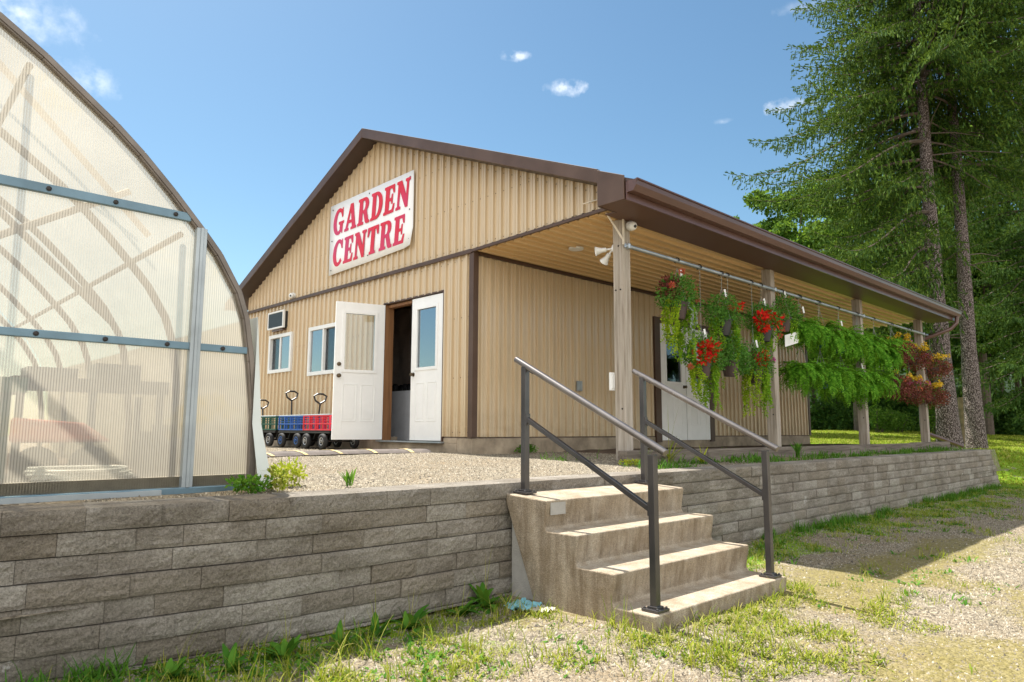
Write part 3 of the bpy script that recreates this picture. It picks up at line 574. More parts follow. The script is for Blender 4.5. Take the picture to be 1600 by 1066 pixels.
# roof
RX0, RX1 = 5.60, 17.03
mb = MB()
for s_, ye in ((-1, EY-.05), (1, 14.55)):
    z = roofz(ye); mb.add([(RX0, RY, RZ), (RX1, RY, RZ), (RX1, ye, z), (RX0, ye, z), (RX0, RY, RZ-.035), (RX1, RY, RZ-.035), (RX1, ye, z-.035), (RX0, ye, z-.035)], [(0, 1, 2, 3), (7, 6, 5, 4), (0, 3, 7, 4), (1, 5, 6, 2), (2, 6, 7, 3)])
    x = RX0+.12
    while x < RX1:
        a = Vector((x, RY+s_*.02, roofz(RY+s_*.02)+.010)); b = Vector((x, ye, z+.010)); mb.bar(a, b, .03, .024); x += .228
mb.build('roof', 'roof_metal', bd)
mb = MB()
for s_ in (-1, 1): a = Vector((RX0-.01, RY, RZ+.03)); n_ = Vector((0, s_*math.cos(math.atan(SL)), -math.sin(math.atan(SL)))); mb.add([a, a+Vector((RX1-RX0+.02, 0, 0)), a+n_*.14+Vector((RX1-RX0+.02, 0, 0)), a+n_*.14], [(0, 1, 2, 3)])
mb.build('ridge_cap', 'brown_trim', bd, fix=False)
# rake fascia in lapped lengths
def rake(y0, y1, dz0=0, proud=0):
    mb = MB(); X0, X1 = RX0-.018-proud, RX0-.002
    mb.add([(x, y, roofz(y)+t) for x in (X0, X1) for y, t in ((y0, .03), (y1, .03), (y1, -.115), (y0, -.115))], [(0, 1, 2, 3), (7, 6, 5, 4), (0, 4, 5, 1), (1, 5, 6, 2), (2, 6, 7, 3), (3, 7, 4, 0)])
    mb.add([(x, y, roofz(y)+t) for x in (X0, RX0+.03) for y, t in ((y0, .042), (y1, .042), (y1, .031), (y0, .031))], [(0, 1, 2, 3), (7, 6, 5, 4), (0, 4, 5, 1), (1, 5, 6, 2), (2, 6, 7, 3), (3, 7, 4, 0)])
    return mb
for i, (a, b) in enumerate(((RY-.001, 7.3), (7.34, 4.57), (RY+.001, 11.6), (11.56, 14.55))): rake(a, b, 0, .003*(i % 2)).build('rake_fascia', 'brown_trim', bd, bevel=.004)
mb = MB()
for y0, y1 in ((RY, 4.57), (RY, 14.5)): mb.add([(x, y, roofz(y)-.108-t) for t in (0, .006) for x, y in ((RX0, y0), (XW-.03, y0), (XW-.03, y1), (RX0, y1))], [(0, 1, 2, 3), (7, 6, 5, 4), (0, 4, 5, 1), (1, 5, 6, 2), (2, 6, 7, 3), (3, 7, 4, 0)])
mb.build('rake_soffit', 'soffit_dark', bd)
# boxed return at the porch corner + eave soffit + fascia + gutter
mb = MB(); mb.prism([(4.57, roofz(4.57)+.028), (4.57, 3.405), (4.22, 3.405), (4.22, roofz(4.22)+.028)], 'x', RX0-.022, RX0-.004); mb.build('eave_return', 'brown_trim', bd, bevel=.004)
mb = MB(); mb.box(RX0, RX1, 4.22, 4.555, 3.408, 3.418); mb.box(XW-.02, RX1, 4.5555, 4.70, 3.4085, 3.4185); mb.build('eave_soffit', 'brown_soffit', bd)
mb = MB(); mb.box(RX0, XW-.05, 4.56, 4.575, 3.405, roofz(4.57)-.12); mb.box(XW-.05, XW+.0, 4.5565, 4.579, 3.405, roofz(4.57)-.12); mb.build('eave_soffit', 'brown_trim', bd)
mb = MB(); mb.box(RX0, RX1, 4.196, 4.214, 3.40, 3.60); mb.build('eave_fascia', 'gutter_brown', bd)
gp = [(4.19, 3.475), (4.115, 3.475), (4.10, 3.495), (4.075, 3.53), (4.07, 3.575), (4.055, 3.58), (4.055, 3.595), (4.078, 3.595), (4.085, 3.535), (4.12, 3.485), (4.18, 3.485), (4.18, 3.60), (4.19, 3.60)]
mb = MB(); mb.prism(gp, 'x', RX0-.01, RX1+.02); mb.prism([(4.188, 3.478), (4.113, 3.478), (4.078, 3.53), (4.06, 3.593), (4.188, 3.593)], 'x', RX0-.006, RX0+.0); mb.build('gutter', 'gutter_brown', bd, fix=True)
mb = MB(); mb.tube([(16.92, 4.13, 3.48), (16.92, 4.15, 3.34), (16.86, 4.25, 3.22), (16.62, 4.72, 3.02), (16.56, 4.80, 2.9), (16.56, 4.84, 1.2), (16.58, 4.84, 1.06), (17.9, 4.45, .74)], .042, 8); mb.build('downspout', 'gutter_brown', bd)
# windows
def window(h, opening_right):
    y0, y1, z0, z1 = h; xo = XW-.045; fr = MB(); t = .055
    fr.box(xo, XW+.06, y0-.01, y0+t, z0-.01, z1+.01); fr.box(xo, XW+.06, y1-t, y1+.01, z0-.01, z1+.01)
    fr.box(xo+.002, XW+.06, y0+t, y1-t, z1-t, z1+.01); fr.box(xo+.002, XW+.06, y0+t, y1-t, z0-.01, z0+t)
    w = fr.build('window', 'white_plastic', bd, bevel=.004)
    ym = (y0+y1)/2; mb = MB(); mb.box(xo+.012, XW+.03, ym-.022, ym+.022, z0+t, z1-t)
    mb.build('mullion', 'white_plastic', w, bevel=.002)
    a, b = (y0+t, ym-.022), (ym+.022, y1-t)
    if opening_right: a, b = b, a
    mb = MB(); mb.box(xo+.03, xo+.036, a[0], a[1], z0+t, z1-t); mb.build('pane', 'window_glass', w)
    mb = MB(); mb.box(xo+.06, xo+.066, b[0], b[1], z0+t, z1-t); mb.build('pane', 'dark_glass', w)
    mb = MB(); mb.box(XW+.10, XW+.105, b[0], b[0]+(b[1]-b[0])*.55, z0, z1)
    mb.build('curtain', 'cloth_brown', w)
window(W1, False); window(W2, True)
# doors
def knob_mesh(w, zk, s_):
    T = .022; k_ = MB(); prof = [(.030, 0), (.030, .006), (.012, .01), (.012, .03), (.026, .036), (.028, .05), (.018, .06)] if zk < 1 else [(.03, 0), (.03, .012), (.02, .018)]
    return k_.lathe([(r, s_*hh) for r, hh in prof], (w-.065, s_*T, zk), 14, 'y')
def door_leaf(w, h, parent_fn, name='door', knob=True, two=False):
    """leaf in local coords: x 0..w, y thickness, z 0..h ; glass upper half, two panels below"""
    g0, g1, gz0, gz1 = w*.20, w*.82, h*.50, h*.92
    mb = MB(); T = .022
    mb.box(0, g0, -T, T, 0, h); mb.box(g1, w, -T, T, 0, h); mb.box(g0, g1, -T, T, gz1, h); mb.box(g0, g1, -T, T, 0, gz0)
    tr_ = MB()
    for s_ in (-1, 1):
        y0, y1 = (T, T+.012) if s_ > 0 else (-T-.012, -T)
        tr_.box(g0-.035, g0+.008, y0, y1, gz0-.035, gz1+.035); tr_.box(g1-.008, g1+.035, y0, y1, gz0-.035, gz1+.035); tr_.box(g0+.008, g1-.008, y0, y1, gz1-.008, gz1+.035); tr_.box(g0+.008, g1-.008, y0, y1, gz0-.035, gz0+.008)
        for a, b in ((w*.17, w*.46), (w*.54, w*.83)):
            z0, z1 = h*.13, h*.40; e = .014; yy0, yy1 = (T, T+.006) if s_ > 0 else (-T-.006, -T)
            tr_.box(a, a+e, yy0, yy1, z0, z1); tr_.box(b-e, b, yy0, yy1, z0, z1); tr_.box(a+e, b-e, yy0, yy1, z1-e, z1); tr_.box(a+e, b-e, yy0, yy1, z0, z0+e)
            yy0, yy1 = (T, T+.004) if s_ > 0 else (-T-.004, -T); tr_.box(a+.035, b-.035, yy0, yy1, z0+.035, z1-.035)
    gl = MB(); gl.box(g0, g1, -.004, .004, gz0, gz1)
    kb = MB()
    if knob:
        for zk in ((.93,) if not two else (.93, 1.10)):
            for s_ in (-1, 1):
                prof = [(.030, 0), (.030, .006), (.012, .01), (.012, .03), (.026, .036), (.028, .05), (.018, .06)] if zk < 1 or s_ > 0 else [(.03, 0), (.03, .012), (.02, .018)]
                kb.lathe([(r, s_*hh) for r, hh in prof], (w-.065, s_*T, zk), 14, 'y')
    return mb, tr_, gl, kb
def place_door(mat4, w, h, knob, two, glassmat, lab=None):
    a, b, c, d = door_leaf(w, h, None, knob=knob, two=two)
    o = a.xf(mat4).build('door', 'white_paint', bd, bevel=.003)
    if lab: o['label'] = lab
    b.xf(mat4).build('moulding', 'white_paint', o, bevel=.002); c.xf(mat4).build('pane', glassmat, o)
    if knob:
        for zk in ((.93, 1.10) if two else (.93,)):
            for s_ in (-1, 1): smooth_by_angle(knob_mesh(w, zk, s_).xf(mat4).build('handle' if zk < 1 else 'lock', 'brass', o))
def frame_m(p, q):
    p = Vector(p); d = (Vector(q)-p).normalized(); y = Vector((0, 0, 1)).cross(d); mm = Matrix((d, y, (0, 0, 1))).transposed().to_4x4(); mm.translation = p; return mm
place_door(frame_m((XW+.012, 7.56, .915), (XW+.012, 8.30, .915)), .735, 2.03, True, False, 'window_glass', 'closed white door leaf with a dark knob')
place_door(frame_m((XW-.015, 9.0, .915), (5.165, 9.20, .915)), .745, 2.03, True, True, 'clear_glass', 'white door leaf swung open')
mb = MB(); mb.box(XW-.03, XW+.12, 9.033, 9.05, .90, 2.98); mb.box(XW-.03, XW+.12, 7.525, 7.545, .90, 2.98); mb.box(XW-.03, XW+.12, 7.545, 9.033, 2.957, 2.979); mb.build('door_frame', 'brown_trim', bd)
mb = MB(); mb.box(XW-.01, XW+.14, 8.985, 9.032, .90, 2.95); mb.box(XW+.04, XW+.14, 7.545, 8.985, 2.91, 2.95); mb.build('door_jamb', 'jamb_wood', bd)
mb = MB(); mb.box(XW-.07, XW+.10, 7.5, 9.08, .885, .905); mb.build('threshold', 'steel_light', bd)
for a in (10.07, 10.845): place_door(frame_m((a, YW-.012, .90), (a+.76, YW-.012, .90)), .755, 2.0, True, False, 'dark_glass')
mb = MB(); mb.box(9.90, 10.06, YW-.04, YW+.05, .87, 3.0); mb.box(11.61, 11.75, YW-.04, YW+.05, .87, 3.0); mb.box(10.06, 11.61, YW-.04, YW+.05, 2.91, 3.0); mb.build('door_frame', 'brown_trim', bd)
# porch posts and pipe
for i, x in enumerate((6.22, 9.72, 13.1, 16.45)):
    mb = MB(); w = .07; z0 = .66; mb.box(x-w, x-.002, 4.75-w, 4.75+w, z0, 3.425); mb.box(x+.002, x+w, 4.75-w+.004, 4.75+w-.003, z0, 3.42)
    p = mb.build('porch_post', 'old_wood', bd, bevel=.006)
    for yy, zz in ((-.03, 2.62), (.035, 2.62), (-.01, 3.12), (-.03, 1.3)): MB().lathe([(.010, 0), (.010, -.006), (.004, -.008)], (x-w, 4.75+yy, zz), 8, 'x').build('bolt', 'dark_metal', p)
mb = MB(); mb.tube([(6.17, 4.66, 3.115), (16.72, 4.66, 3.115)], .024, 14); smooth_by_angle(mb.build('hanging_pipe', 'galv_pipe', bd))
for x in (6.22, 9.72, 13.1, 16.45): MB().box(x-.02, x+.02, 4.63, 4.70, 3.085, 3.145).build('pipe_clamp', 'galv_pipe', bd, bevel=.008)

# ------------------------------------------------------------------ things on the building
sg = empty('shop_sign', (XW-.05, 9.45, 3.7), 'white rectangular board sign with red serif letters reading GARDEN CENTRE', 'sign')
mb = MB(); xs_ = XW-.064
fr_ = [(10.68, 3.66), (10.69, 4.885), (8.25, 4.885), (8.24, 3.735)]
n0 = MB(); NU = 12
vs = []
for i in range(NU+1):
    for j in range(5):
        u, v = i/NU, j/4; y = (1-u)*((1-v)*fr_[0][0]+v*fr_[1][0])+u*((1-v)*fr_[3][0]+v*fr_[2][0]); z = (1-u)*((1-v)*fr_[0][1]+v*fr_[1][1])+u*((1-v)*fr_[3][1]+v*fr_[2][1])
        x = xs_-.006*math.sin(u*9)*(1-v)-(.05*max(0, u-.93)/.07 if j == 0 else 0); vs.append((x, y, z))
n0.add(vs, [(i*5+j, (i+1)*5+j, (i+1)*5+j+1, i*5+j+1) for i in range(NU) for j in range(4)])
b_ = n0.build('board', 'sign_board', sg, smooth=True, fix=False); sm = b_.modifiers.new('s', 'SOLIDIFY'); sm.thickness = .006; sm.offset = 0
mb = MB()
for y, z in ((10.6, 3.74), (10.6, 4.8), (9.45, 4.82), (9.45, 3.8), (8.33, 3.85), (8.33, 4.8), (10.6, 4.25), (8.33, 4.3)): MB().lathe([(.012, 0), (.010, -.006)], (xs_-.008, y, z), 8, 'x').build('screw', 'dark_metal', sg)
def arcp(cx, cy, rx, ry, a0, a1, n=14): return [(cx+rx*math.cos(R_(a0+(a1-a0)*i/n)), cy+ry*math.sin(R_(a0+(a1-a0)*i/n))) for i in range(n+1)]
LT = {
 'E': ([[(0, 0), (70, 0), (75, 31), (66, 32), (57, 12), (36, 11), (36, 44), (49, 44), (52, 32), (60, 32), (60, 68), (52, 68), (49, 55), (36, 55), (36, 89), (54, 88), (63, 69), (72, 70), (69, 100), (0, 100), (0, 91), (9, 88), (9, 12), (0, 9)]], 78),
 'N': ([[(0, 0), (32, 0), (32, 9), (23, 12), (23, 64), (64, 0), (80, 0), (80, 88), (89, 91), (89, 100), (57, 100), (57, 91), (66, 88), (66, 44), (32, 100), (0, 100), (0, 91), (9, 88), (9, 12), (0, 9)]], 92),
 'T': ([[(20, 0), (64, 0), (64, 9), (55, 12), (55, 88), (66, 87), (75, 66), (84, 67), (82, 100), (2, 100), (0, 67), (9, 66), (18, 87), (29, 88), (29, 12), (20, 9)]], 87),
 'D': ([[(0, 0), (38, 0)]+arcp(38, 50, 46, 50, -90, 90)+[(0, 100), (0, 91), (9, 88), (9, 12), (0, 9)], [(35, 12)]+arcp(37, 50, 21, 38, -90, 90)[::1]+[(35, 88)]], 88),
 'R': ([[(0, 0), (46, 0), (46, 9), (36, 12), (36, 42), (44, 42), (58, 8), (66, 0), (90, 0), (90, 9), (82, 13), (68, 46)]+arcp(50, 73, 30, 27, -55, 90, 10)+[(0, 100), (0, 91), (9, 88), (9, 12), (0, 9)], [(35, 53), (42, 53)]+arcp(44, 71, 11, 18, -80, 80, 8)+[(35, 89)]], 92),
 'A': ([[(0, 0), (34, 0), (34, 9), (26, 11), (30, 27), (56, 27), (60, 11), (51, 9), (51, 0), (94, 0), (94, 9), (86, 12), (60, 100), (38, 100), (9, 12), (0, 9)], [(33, 38), (43, 76), (53, 38)]], 96),
 'C': ([arcp(44, 50, 44, 52, 52, 318, 22)+[(66, 27)]+arcp(46, 50, 20, 38, -50, -292, 16)[::1]+[(60, 82), (70, 64), (78, 64), (76, 100), (70, 100), (68, 92)]], 84),
 'G': ([arcp(44, 50, 44, 52, 52, 300, 22)+[(70, 10), (76, 0), (80, 0), (80, 36), (88, 39), (88, 48), (46, 48), (46, 39), (56, 36), (56, 16)]+arcp(46, 50, 20, 38, -68, -292, 16)+[(60, 82), (70, 64), (78, 64), (76, 100), (70, 100), (68, 92)]], 90),
}
def word(txt, ystart, zbase, width, hgt, rise, nm):
    tw = sum(LT[c][1]+7 for c in txt); kx = width/tw; cx = 0
    for ch in txt:
        cu = bpy.data.curves.new('letter', 'CURVE'); cu.dimensions = '2D'; cu.fill_mode = 'BOTH'; cu.extrude = .002
        for pl in LT[ch][0]:
            sp = cu.splines.new('POLY'); sp.points.add(len(pl)-1); sp.use_cyclic_u = True
            for i, (a, b) in enumerate(pl): sp.points[i].co = (a*kx+b*kx*.10, b/100*hgt, 0, 1)
        ob = bpy.data.objects.new('tmp', cu); C.objects.link(ob); dg = bpy.context.evaluated_depsgraph_get(); me = bpy.data.meshes.new_from_object(ob.evaluated_get(dg)); bpy.data.objects.remove(ob)
        y0 = ystart-cx*kx; z0 = zbase+rise*cx*kx
        L = wloc(sg)
        for v in me.vertices:
            a, b, c_ = v.co; v.co = (xs_-.012+c_-L.x, y0-a-L.y, z0+b+rise*a-L.z)
        me.materials.clear(); me.materials.append(MATS['sign_letter']); o = bpy.data.objects.new('letter', me); C.objects.link(o); o.parent = sg
        cx += LT[ch][1]+7
word('GARDEN', 10.58, 4.33, 2.27, .44, .012, 'g'); word('CENTRE', 10.56, 3.785, 2.14, .44, .014, 'c')

ac = empty('air_conditioner', (5.77, 12.5, 2.93), 'boxy white through wall air conditioner with dark grille above the small window', 'air conditioner')
mb = MB(); mb.box(5.775, XW+.1, 12.22, 12.83, 2.945, 3.245); mb.build('case', 'black_plastic', ac, bevel=.008)
mb = MB(); y0, y1, z0, z1 = 12.20, 12.85, 2.93, 3.26; t = .03
mb.box(5.755, 5.80, y0, y0+t, z0, z1); mb.box(5.755, 5.80, y1-t, y1, z0, z1); mb.box(5.755, 5.80, y0+t, y1-t, z0, z0+t); mb.box(5.755, 5.80, y0+t, y1-t, z1-t, z1); mb.build('front_frame', 'white_plastic', ac, bevel=.005)
mb = MB(); mb.box(5.767, 5.773, y0+t, y1-t, z0+t, z1-t)
for i in range(16): zz = z0+t+.008+i*.016; mb.box(5.761, 5.766, y0+t, y1-t, zz, zz+.005)
mb.build('grille', 'ac_grille', ac)
mb = MB(); mb.box(5.80, XW-.02, 12.30, 12.75, 2.895, 2.925); mb.build('shelf_bracket', 'gutter_brown', ac)

def dome_cam(name, loc, dirv, lab):
    t = empty(name, loc, lab, 'security camera', 'white dome security cameras'); q = Vector(dirv).to_track_quat('Z', 'Y').to_matrix().to_4x4(); q.translation = Vector(loc)
    mb = MB(); mb.lathe([(.055, -.045), (.058, -.02), (.050, -.004)], n=20); smooth_by_angle(mb.xf(q).build('mount', 'white_plastic', t))
    mb = MB(); mb.lathe([(.046, 0), (.052, .014), (.050, .032), (.040, .05), (.022, .06)], n=20); b = mb.xf(q).build('housing', 'white_plastic', t); smooth_by_angle(b, 60)
    mb = MB(); mb.lathe([(.018, .055), (.018, .062), (.008, .064)], (.012, 0, 0), n=14); mb.xf(q).build('lens', 'black_plastic', t)
dome_cam('security_camera', (XW-.07, 12.0, 3.50), (-1, -.4, -.2), 'white dome camera on the gable wall above the air conditioner')
dome_cam('security_camera', (6.24, 4.62, 3.345), (-.45, -1, -.35), 'white dome camera at the top of the first porch post')
# bracket between gable and post
br = empty('wall_bracket', (6.13, 4.67, 3.3), 'cream triangular metal bracket tied from the gable corner to the first porch post', 'bracket')
mb = MB(); mb.bar((5.86, 4.79, 3.60), (6.135, 4.66, 3.50), .022, .012); mb.bar((5.86, 4.79, 3.60), (6.135, 4.66, 3.17), .022, .012); mb.bar((6.137, 4.66, 3.52), (6.137, 4.66, 3.12), .026, .012, (0, 1, 0)); mb.bar((5.80, 4.95, 3.575), (5.858, 4.79, 3.60), .02, .01); mb.build('strut', 'bracket_white', br)
# flood lights behind the first post
fl = empty('flood_light', (6.2, 4.9, 3.2), 'white twin head floodlight on the back of the first porch post', 'floodlight')
mb = MB(); mb.lathe([(.055, 0), (.055, .03), (.03, .04)], (6.22, 4.822, 3.12), 16, 'y'); mb.build('mount', 'white_plastic', fl)
for dx, dy, dz, L0 in ((-.55, .55, -.12, .17), (.1, .6, -.5, .10)):
    d = Vector((dx, dy, dz)).normalized(); p = Vector((6.20, 4.86, 3.12)); q = d.to_track_quat('Z', 'Y').to_matrix().to_4x4(); q.translation = p
    mb = MB(); mb.lathe([(.012, 0), (.012, .07), (.026, .08), (.028, .13), (.050, .19), (.055, .20), (.048, .20), (.02, .15)], n=18); smooth_by_angle(mb.xf(q).build('lamp_head', 'white_plastic', fl))
lt = empty('ceiling_light', (6.76, 5.9, 3.42), 'flat round white light disc on the porch ceiling', 'ceiling light')
mb = MB(); mb.lathe([(.10, 0), (.10, -.016), (.092, -.022), (.05, -.024)], (6.76, 5.9, ceilz(5.9)-.012), 24); mb.build('disc', 'white_plastic', lt)
def outlet(x, y, z, lab, w=.055, h=.075, m='steel_light'):
    t = empty('outlet_box', (x, y, z), lab, 'outlet box', 'outlet boxes on the porch'); mb = MB(); mb.box(x-w, x+w, y-.03, y, z-h, z+h); mb.build('box', m, t, bevel=.006)
    mb = MB(); mb.box(x-w*.7, x-.004, y-.038, y-.03, z-h*.75, z+h*.75); mb.box(x+.004, x+w*.7, y-.038, y-.03, z-h*.75, z+h*.75); mb.build('cover', m, t, bevel=.003)
outlet(7.95, YW-.02, 1.72, 'square grey outlet box low on the bare porch wall'); outlet(13.68, YW-.02, 1.84, 'tall white outlet box on the porch wall beyond the second post', .05, .12, 'white_plastic')
outlet(6.12, 4.85, 1.60, 'white outlet box on the back of the first porch post', .035, .10, 'white_plastic')

# covered table and sheet inside the shop
tb = empty('covered_table', (7.2, 9.6, .89), 'table draped to the floor with grey cloth just inside the open door', 'table')
nn = 60; vs = []; fs = []
for i in range(nn):
    a = 2*math.pi*i/nn; c_, s_ = math.cos(a), math.sin(a); k_ = max(abs(c_), abs(s_)); bx, by = c_/k_, s_/k_
    for zz, sc in ((1.68, .94), (1.665, 1.0), (1.3, 1.02), (.9, 1.05)):
        w = .03*math.sin(a*17)*(1.68-zz)*1.3; vs.append((6.85+bx*.40*(sc+w), 9.45+by*1.0*(sc+w), zz))
for i in range(nn):
    j = (i+1) % nn
    for q in range(3): fs.append((i*4+q, j*4+q, j*4+q+1, i*4+q+1))
vs.append((6.85, 9.45, 1.68)); fs += [(i*4, ((i+1) % nn)*4, len(vs)-1) for i in range(nn)]
mb = MB(); mb.add(vs, fs); mb.build('cloth', 'cloth_grey', tb, smooth=True)
mb = MB()
for i in range(14): mb.lathe([(.05, 0), (.07, .1), (.03, .14)], (6.7+random.random()*.3, 8.8+i*.1, 1.68), 8)
mb.build('clutter', 'black_plastic', tb)
sh = empty('hanging_sheet', (7.45, 10, 3.3), 'brownish sheet hanging across the shop behind the open door', 'sheet')
vs = []; n_ = 50
for i in range(n_):
    for j in range(8): y = 8.2+i*.08; z = 3.3-j*.3; vs.append((7.45+.05*math.sin(i*.9+j*.6)+.03*math.sin(i*2.3-j), y, z))
mb = MB(); mb.add(vs, [(i*8+j, (i+1)*8+j, (i+1)*8+j+1, i*8+j+1) for i in range(n_-1) for j in range(7)]); mb.build('fabric', 'cloth_brown', sh, smooth=True)

# ------------------------------------------------------------------ greenhouse
GY, GX = 4.20, -1.0
gh = empty('greenhouse', (GX, GY, PL), 'round topped greenhouse of cloudy fluted panels on a grey metal frame', 'greenhouse')
half = [(1.84, .70), (1.835, 1.185), (1.80, 1.476), (1.755, 1.741), (1.70, 1.899), (1.57, 2.113), (1.465, 2.238), (1.29, 2.432), (1.11, 2.614), (.968, 2.74), (.619, 3.008), (.402, 3.15), (.0, 3.36), (-.45, 3.52), (-.8, 3.6), (-1.0, 3.615)]
arch = half+[(2*GX-x, z) for x, z in half[::-1][1:]]
GL = 6.0
def inset(pts, d):
    out = []
    for i, (x, z) in enumerate(pts):
        a = pts[max(i-1, 0)]; b = pts[min(i+1, len(pts)-1)]; tx, tz = b[0]-a[0], b[1]-a[1]; l = math.hypot(tx, tz); out.append((x-tz/l*d, z+tx/l*d))
    return out
def strip_arch(mb, y0, y1, outer, inner):
    n = len(outer)
    for i in range(n-1):
        q = [outer[i], outer[i+1], inner[i+1], inner[i]]; mb.add([(a, y0, b) for a, b in q]+[(a, y1, b) for a, b in q], [(3, 2, 1, 0), (4, 5, 6, 7), (0, 1, 5, 4), (2, 3, 7, 6), (1, 2, 6, 5), (0, 4, 7, 3)])
# check the inset direction goes inward
ins = inset(arch, .045)
if ins[0][0] > arch[0][0]: ins = inset(arch, -.045); sgn_ = -1
else: sgn_ = 1
mb = MB(); strip_arch(mb, GY-.03, GY+.03, arch, ins); mb.build('end_arch', 'alu_frame', gh, bevel=.004)
mb = MB(); strip_arch(mb, GY-.038, GY-.03, inset(arch, sgn_*.008), inset(arch, sgn_*.034)); mb.build('arch_cap', 'alu_frame', gh)
mb = MB(); arr = inset(arch, sgn_*.02)
ring = [(x, GY, z) for x, z in arr]; nA = len(ring); c0 = len(ring)
mb.add([(x, GY, z) for x, z in arr], [tuple(range(nA))]); endp = mb.build('end_panel', 'poly_end', gh, fix=False)
mb = MB(); mb.add([(x, GY+GL, z) for x, z in arr], [tuple(range(nA))]); mb.build('rear_panel', 'poly_cover', gh, fix=False)
mb = MB(); a2 = inset(arch, sgn_*.004); mb.add([(x, GY+t*GL, z) for t in (0, 1) for x, z in a2], [(i, i+1, nA+i+1, nA+i) for i in range(nA-1)]); mb.build('cover', 'poly_cover', gh, fix=False)
for k_ in range(1, 6):
    mb = MB(); pts = [(x, GY+k_*1.2, z) for x, z in inset(arch, sgn_*.06)]; mb.tube(pts, .028, 8); mb.build('hoop', 'alu_frame', gh)
def arch_x(z): return max(x for x, zz in [(np.interp(z, [p[1] for p in half], [p[0] for p in half]), z)])
mb = MB(); F0 = GY-.034
for z, h in ((2.29, .05), (1.538, .042)): xr = arch_x(z)-.04; mb.box(2*GX-xr, xr, F0, GY-.004, z-h/2, z+h/2)
mb.build('cross_bar', 'steel_blue', gh, bevel=.004)
mb = MB()
for z in (2.29, 1.538):
    x = -1.5
    while x < 1.75: 
        if x < arch_x(z)-.05: MB().lathe([(.013, 0), (.013, -.006), (.006, -.009)], (x, F0, z), 8, 'y').build('screw', 'dark_metal', gh)
        x += .31
for x in (1.44, -.1, -2.0, -3.44):
    mb = MB()
    zt = float(np.interp(-abs(x-GX), [-(p[0]-GX) for p in half], [p[1] for p in half])) if abs(x-GX) < 2.8 else 1.0
    mb.box(x-.03, x+.03, F0-.012, GY-.002, .74, zt-.03); mb.box(x-.009, x+.009, F0-.02, F0-.012, .74, zt-.03)
    mb.build('mullion', 'steel_light', gh, bevel=.003)
mb = MB(); mb.box(2*GX-1.85, 1.80, GY-.05, GY+.05, .685, .742); mb.build('base_rail', 'steel_blue', gh, bevel=.005)
mb = MB(); mb.box(-3.8, 1.3, GY-.07, GY-.05, .70, .735); mb.build('base_flashing', 'steel_light', gh)
mb = MB(); mb.box(-3.8, 1.79, GY+.0, GY+.04, .742, .80); mb.build('sill_board', 'tarp_white', gh)
sk = MB(); sk.add([(1.80, GY-.045, 1.75), (1.845, GY-.06, 1.1), (1.93, GY-.09, .69), (1.84, GY-.09, .69), (1.79, GY-.06, 1.1)]+[(1.80, GY+GL, 1.75), (1.85, GY+GL, 1.1), (1.93, GY+GL, .69)], [(0, 1, 4), (1, 2, 3, 4), (0, 5, 6, 1), (1, 6, 7, 2)]); sk.build('side_skirt', 'poly_skirt', gh, fix=False)
# diagonal tubes and truss inside
mb = MB()
for a, b in (((.5, 5.4, 3.45), (1.5, 5.4, 2.45)), ((1.42, 5.4, 3.12), (-.2, 5.4, 1.9)) if False else ((1.35, 5.4, 2.75), (-.2, 5.4, 1.75)), ((.45, 5.4, 2.6), (1.3, 5.4, 1.8)), ((-2.5, 6.6, 2.2), (.6, 6.6, 2.2)), ((-2.8, 7.8, 2.2), (.8, 7.8, 2.2)), ((.3, 6.6, 2.2), (-.6, 6.6, 3.2))): mb.tube([a, b], .024, 8)
for x, z in ((-1.0, 3.5), (.55, 2.95), (1.35, 2.2)): mb.tube([(x, GY+.05, z), (x, GY+GL, z)], .018, 8)
mb.build('brace_tube', 'alu_frame', gh)
# things inside the greenhouse
bn = empty('potting_bench', (1.0, 5.6, PL), 'dark slatted potting bench inside the greenhouse', 'bench')
mb = MB(); mb.box(.75, 1.66, 5.25, 5.85, 1.36, 1.39); mb.box(.75, 1.66, 5.25, 5.28, 1.30, 1.36); mb.build('bench_top', 'dark_metal', bn)
for x, y in ((.8, 5.3), (1.62, 5.3), (.8, 5.8), (1.62, 5.8), (1.2, 5.3)): MB().box(x-.02, x+.02, y-.02, y+.02, PL, 1.30).build('leg', 'dark_metal', bn)
for x, y, lab in ((.98, 5.5, 'black seed tray standing on the potting bench in the greenhouse'), (1.38, 5.55, 'taller dark seed tray at the right end of the potting bench')):
    t = empty('seed_tray', (x, y, 1.39), lab, 'tray'); hh = .07 if x < 1.2 else .12
    mb = MB(); mb.box(x-.14, x+.14, y-.12, y+.12, 1.391, 1.40); 
    for a, b, c_, d_ in ((x-.14, x-.13, y-.12, y+.12), (x+.13, x+.14, y-.12, y+.12), (x-.13, x+.13, y-.12, y-.11), (x-.13, x+.13, y+.11, y+.12)): mb.box(a, b, c_, d_, 1.40, 1.391+hh)
    mb.build('tray', 'black_plastic', t)
gt = empty('green_bench', (.5, 5.5, PL), 'green topped work table at the left inside the greenhouse', 'table')
mb = MB(); mb.box(-.4, .80, 5.1, 5.9, 1.28, 1.37); mb.build('table_top', 'pot_green', gt)
for x, y in ((-.3, 5.2), (.70, 5.2), (.70, 5.8), (-.3, 5.8)): MB().box(x-.035, x+.035, y-.035, y+.035, PL, 1.28).build('leg', 'pot_green', gt)
gb = empty('grey_bin', (.65, 5.3, 1.371), 'grey round bin standing on the green table in the greenhouse', 'bin'); mb = MB(); mb.lathe([(.10, 0), (.13, .2), (.135, .2), (.12, .22), (.05, .25)], (.55, 5.4, 1.372), 16); mb.build('bin_body', 'black_plastic', gb)
ot = empty('orange_cart', (1.05, 5.2, PL), 'orange wheelbarrow tray on dark wheels seen through the greenhouse panel', 'cart')
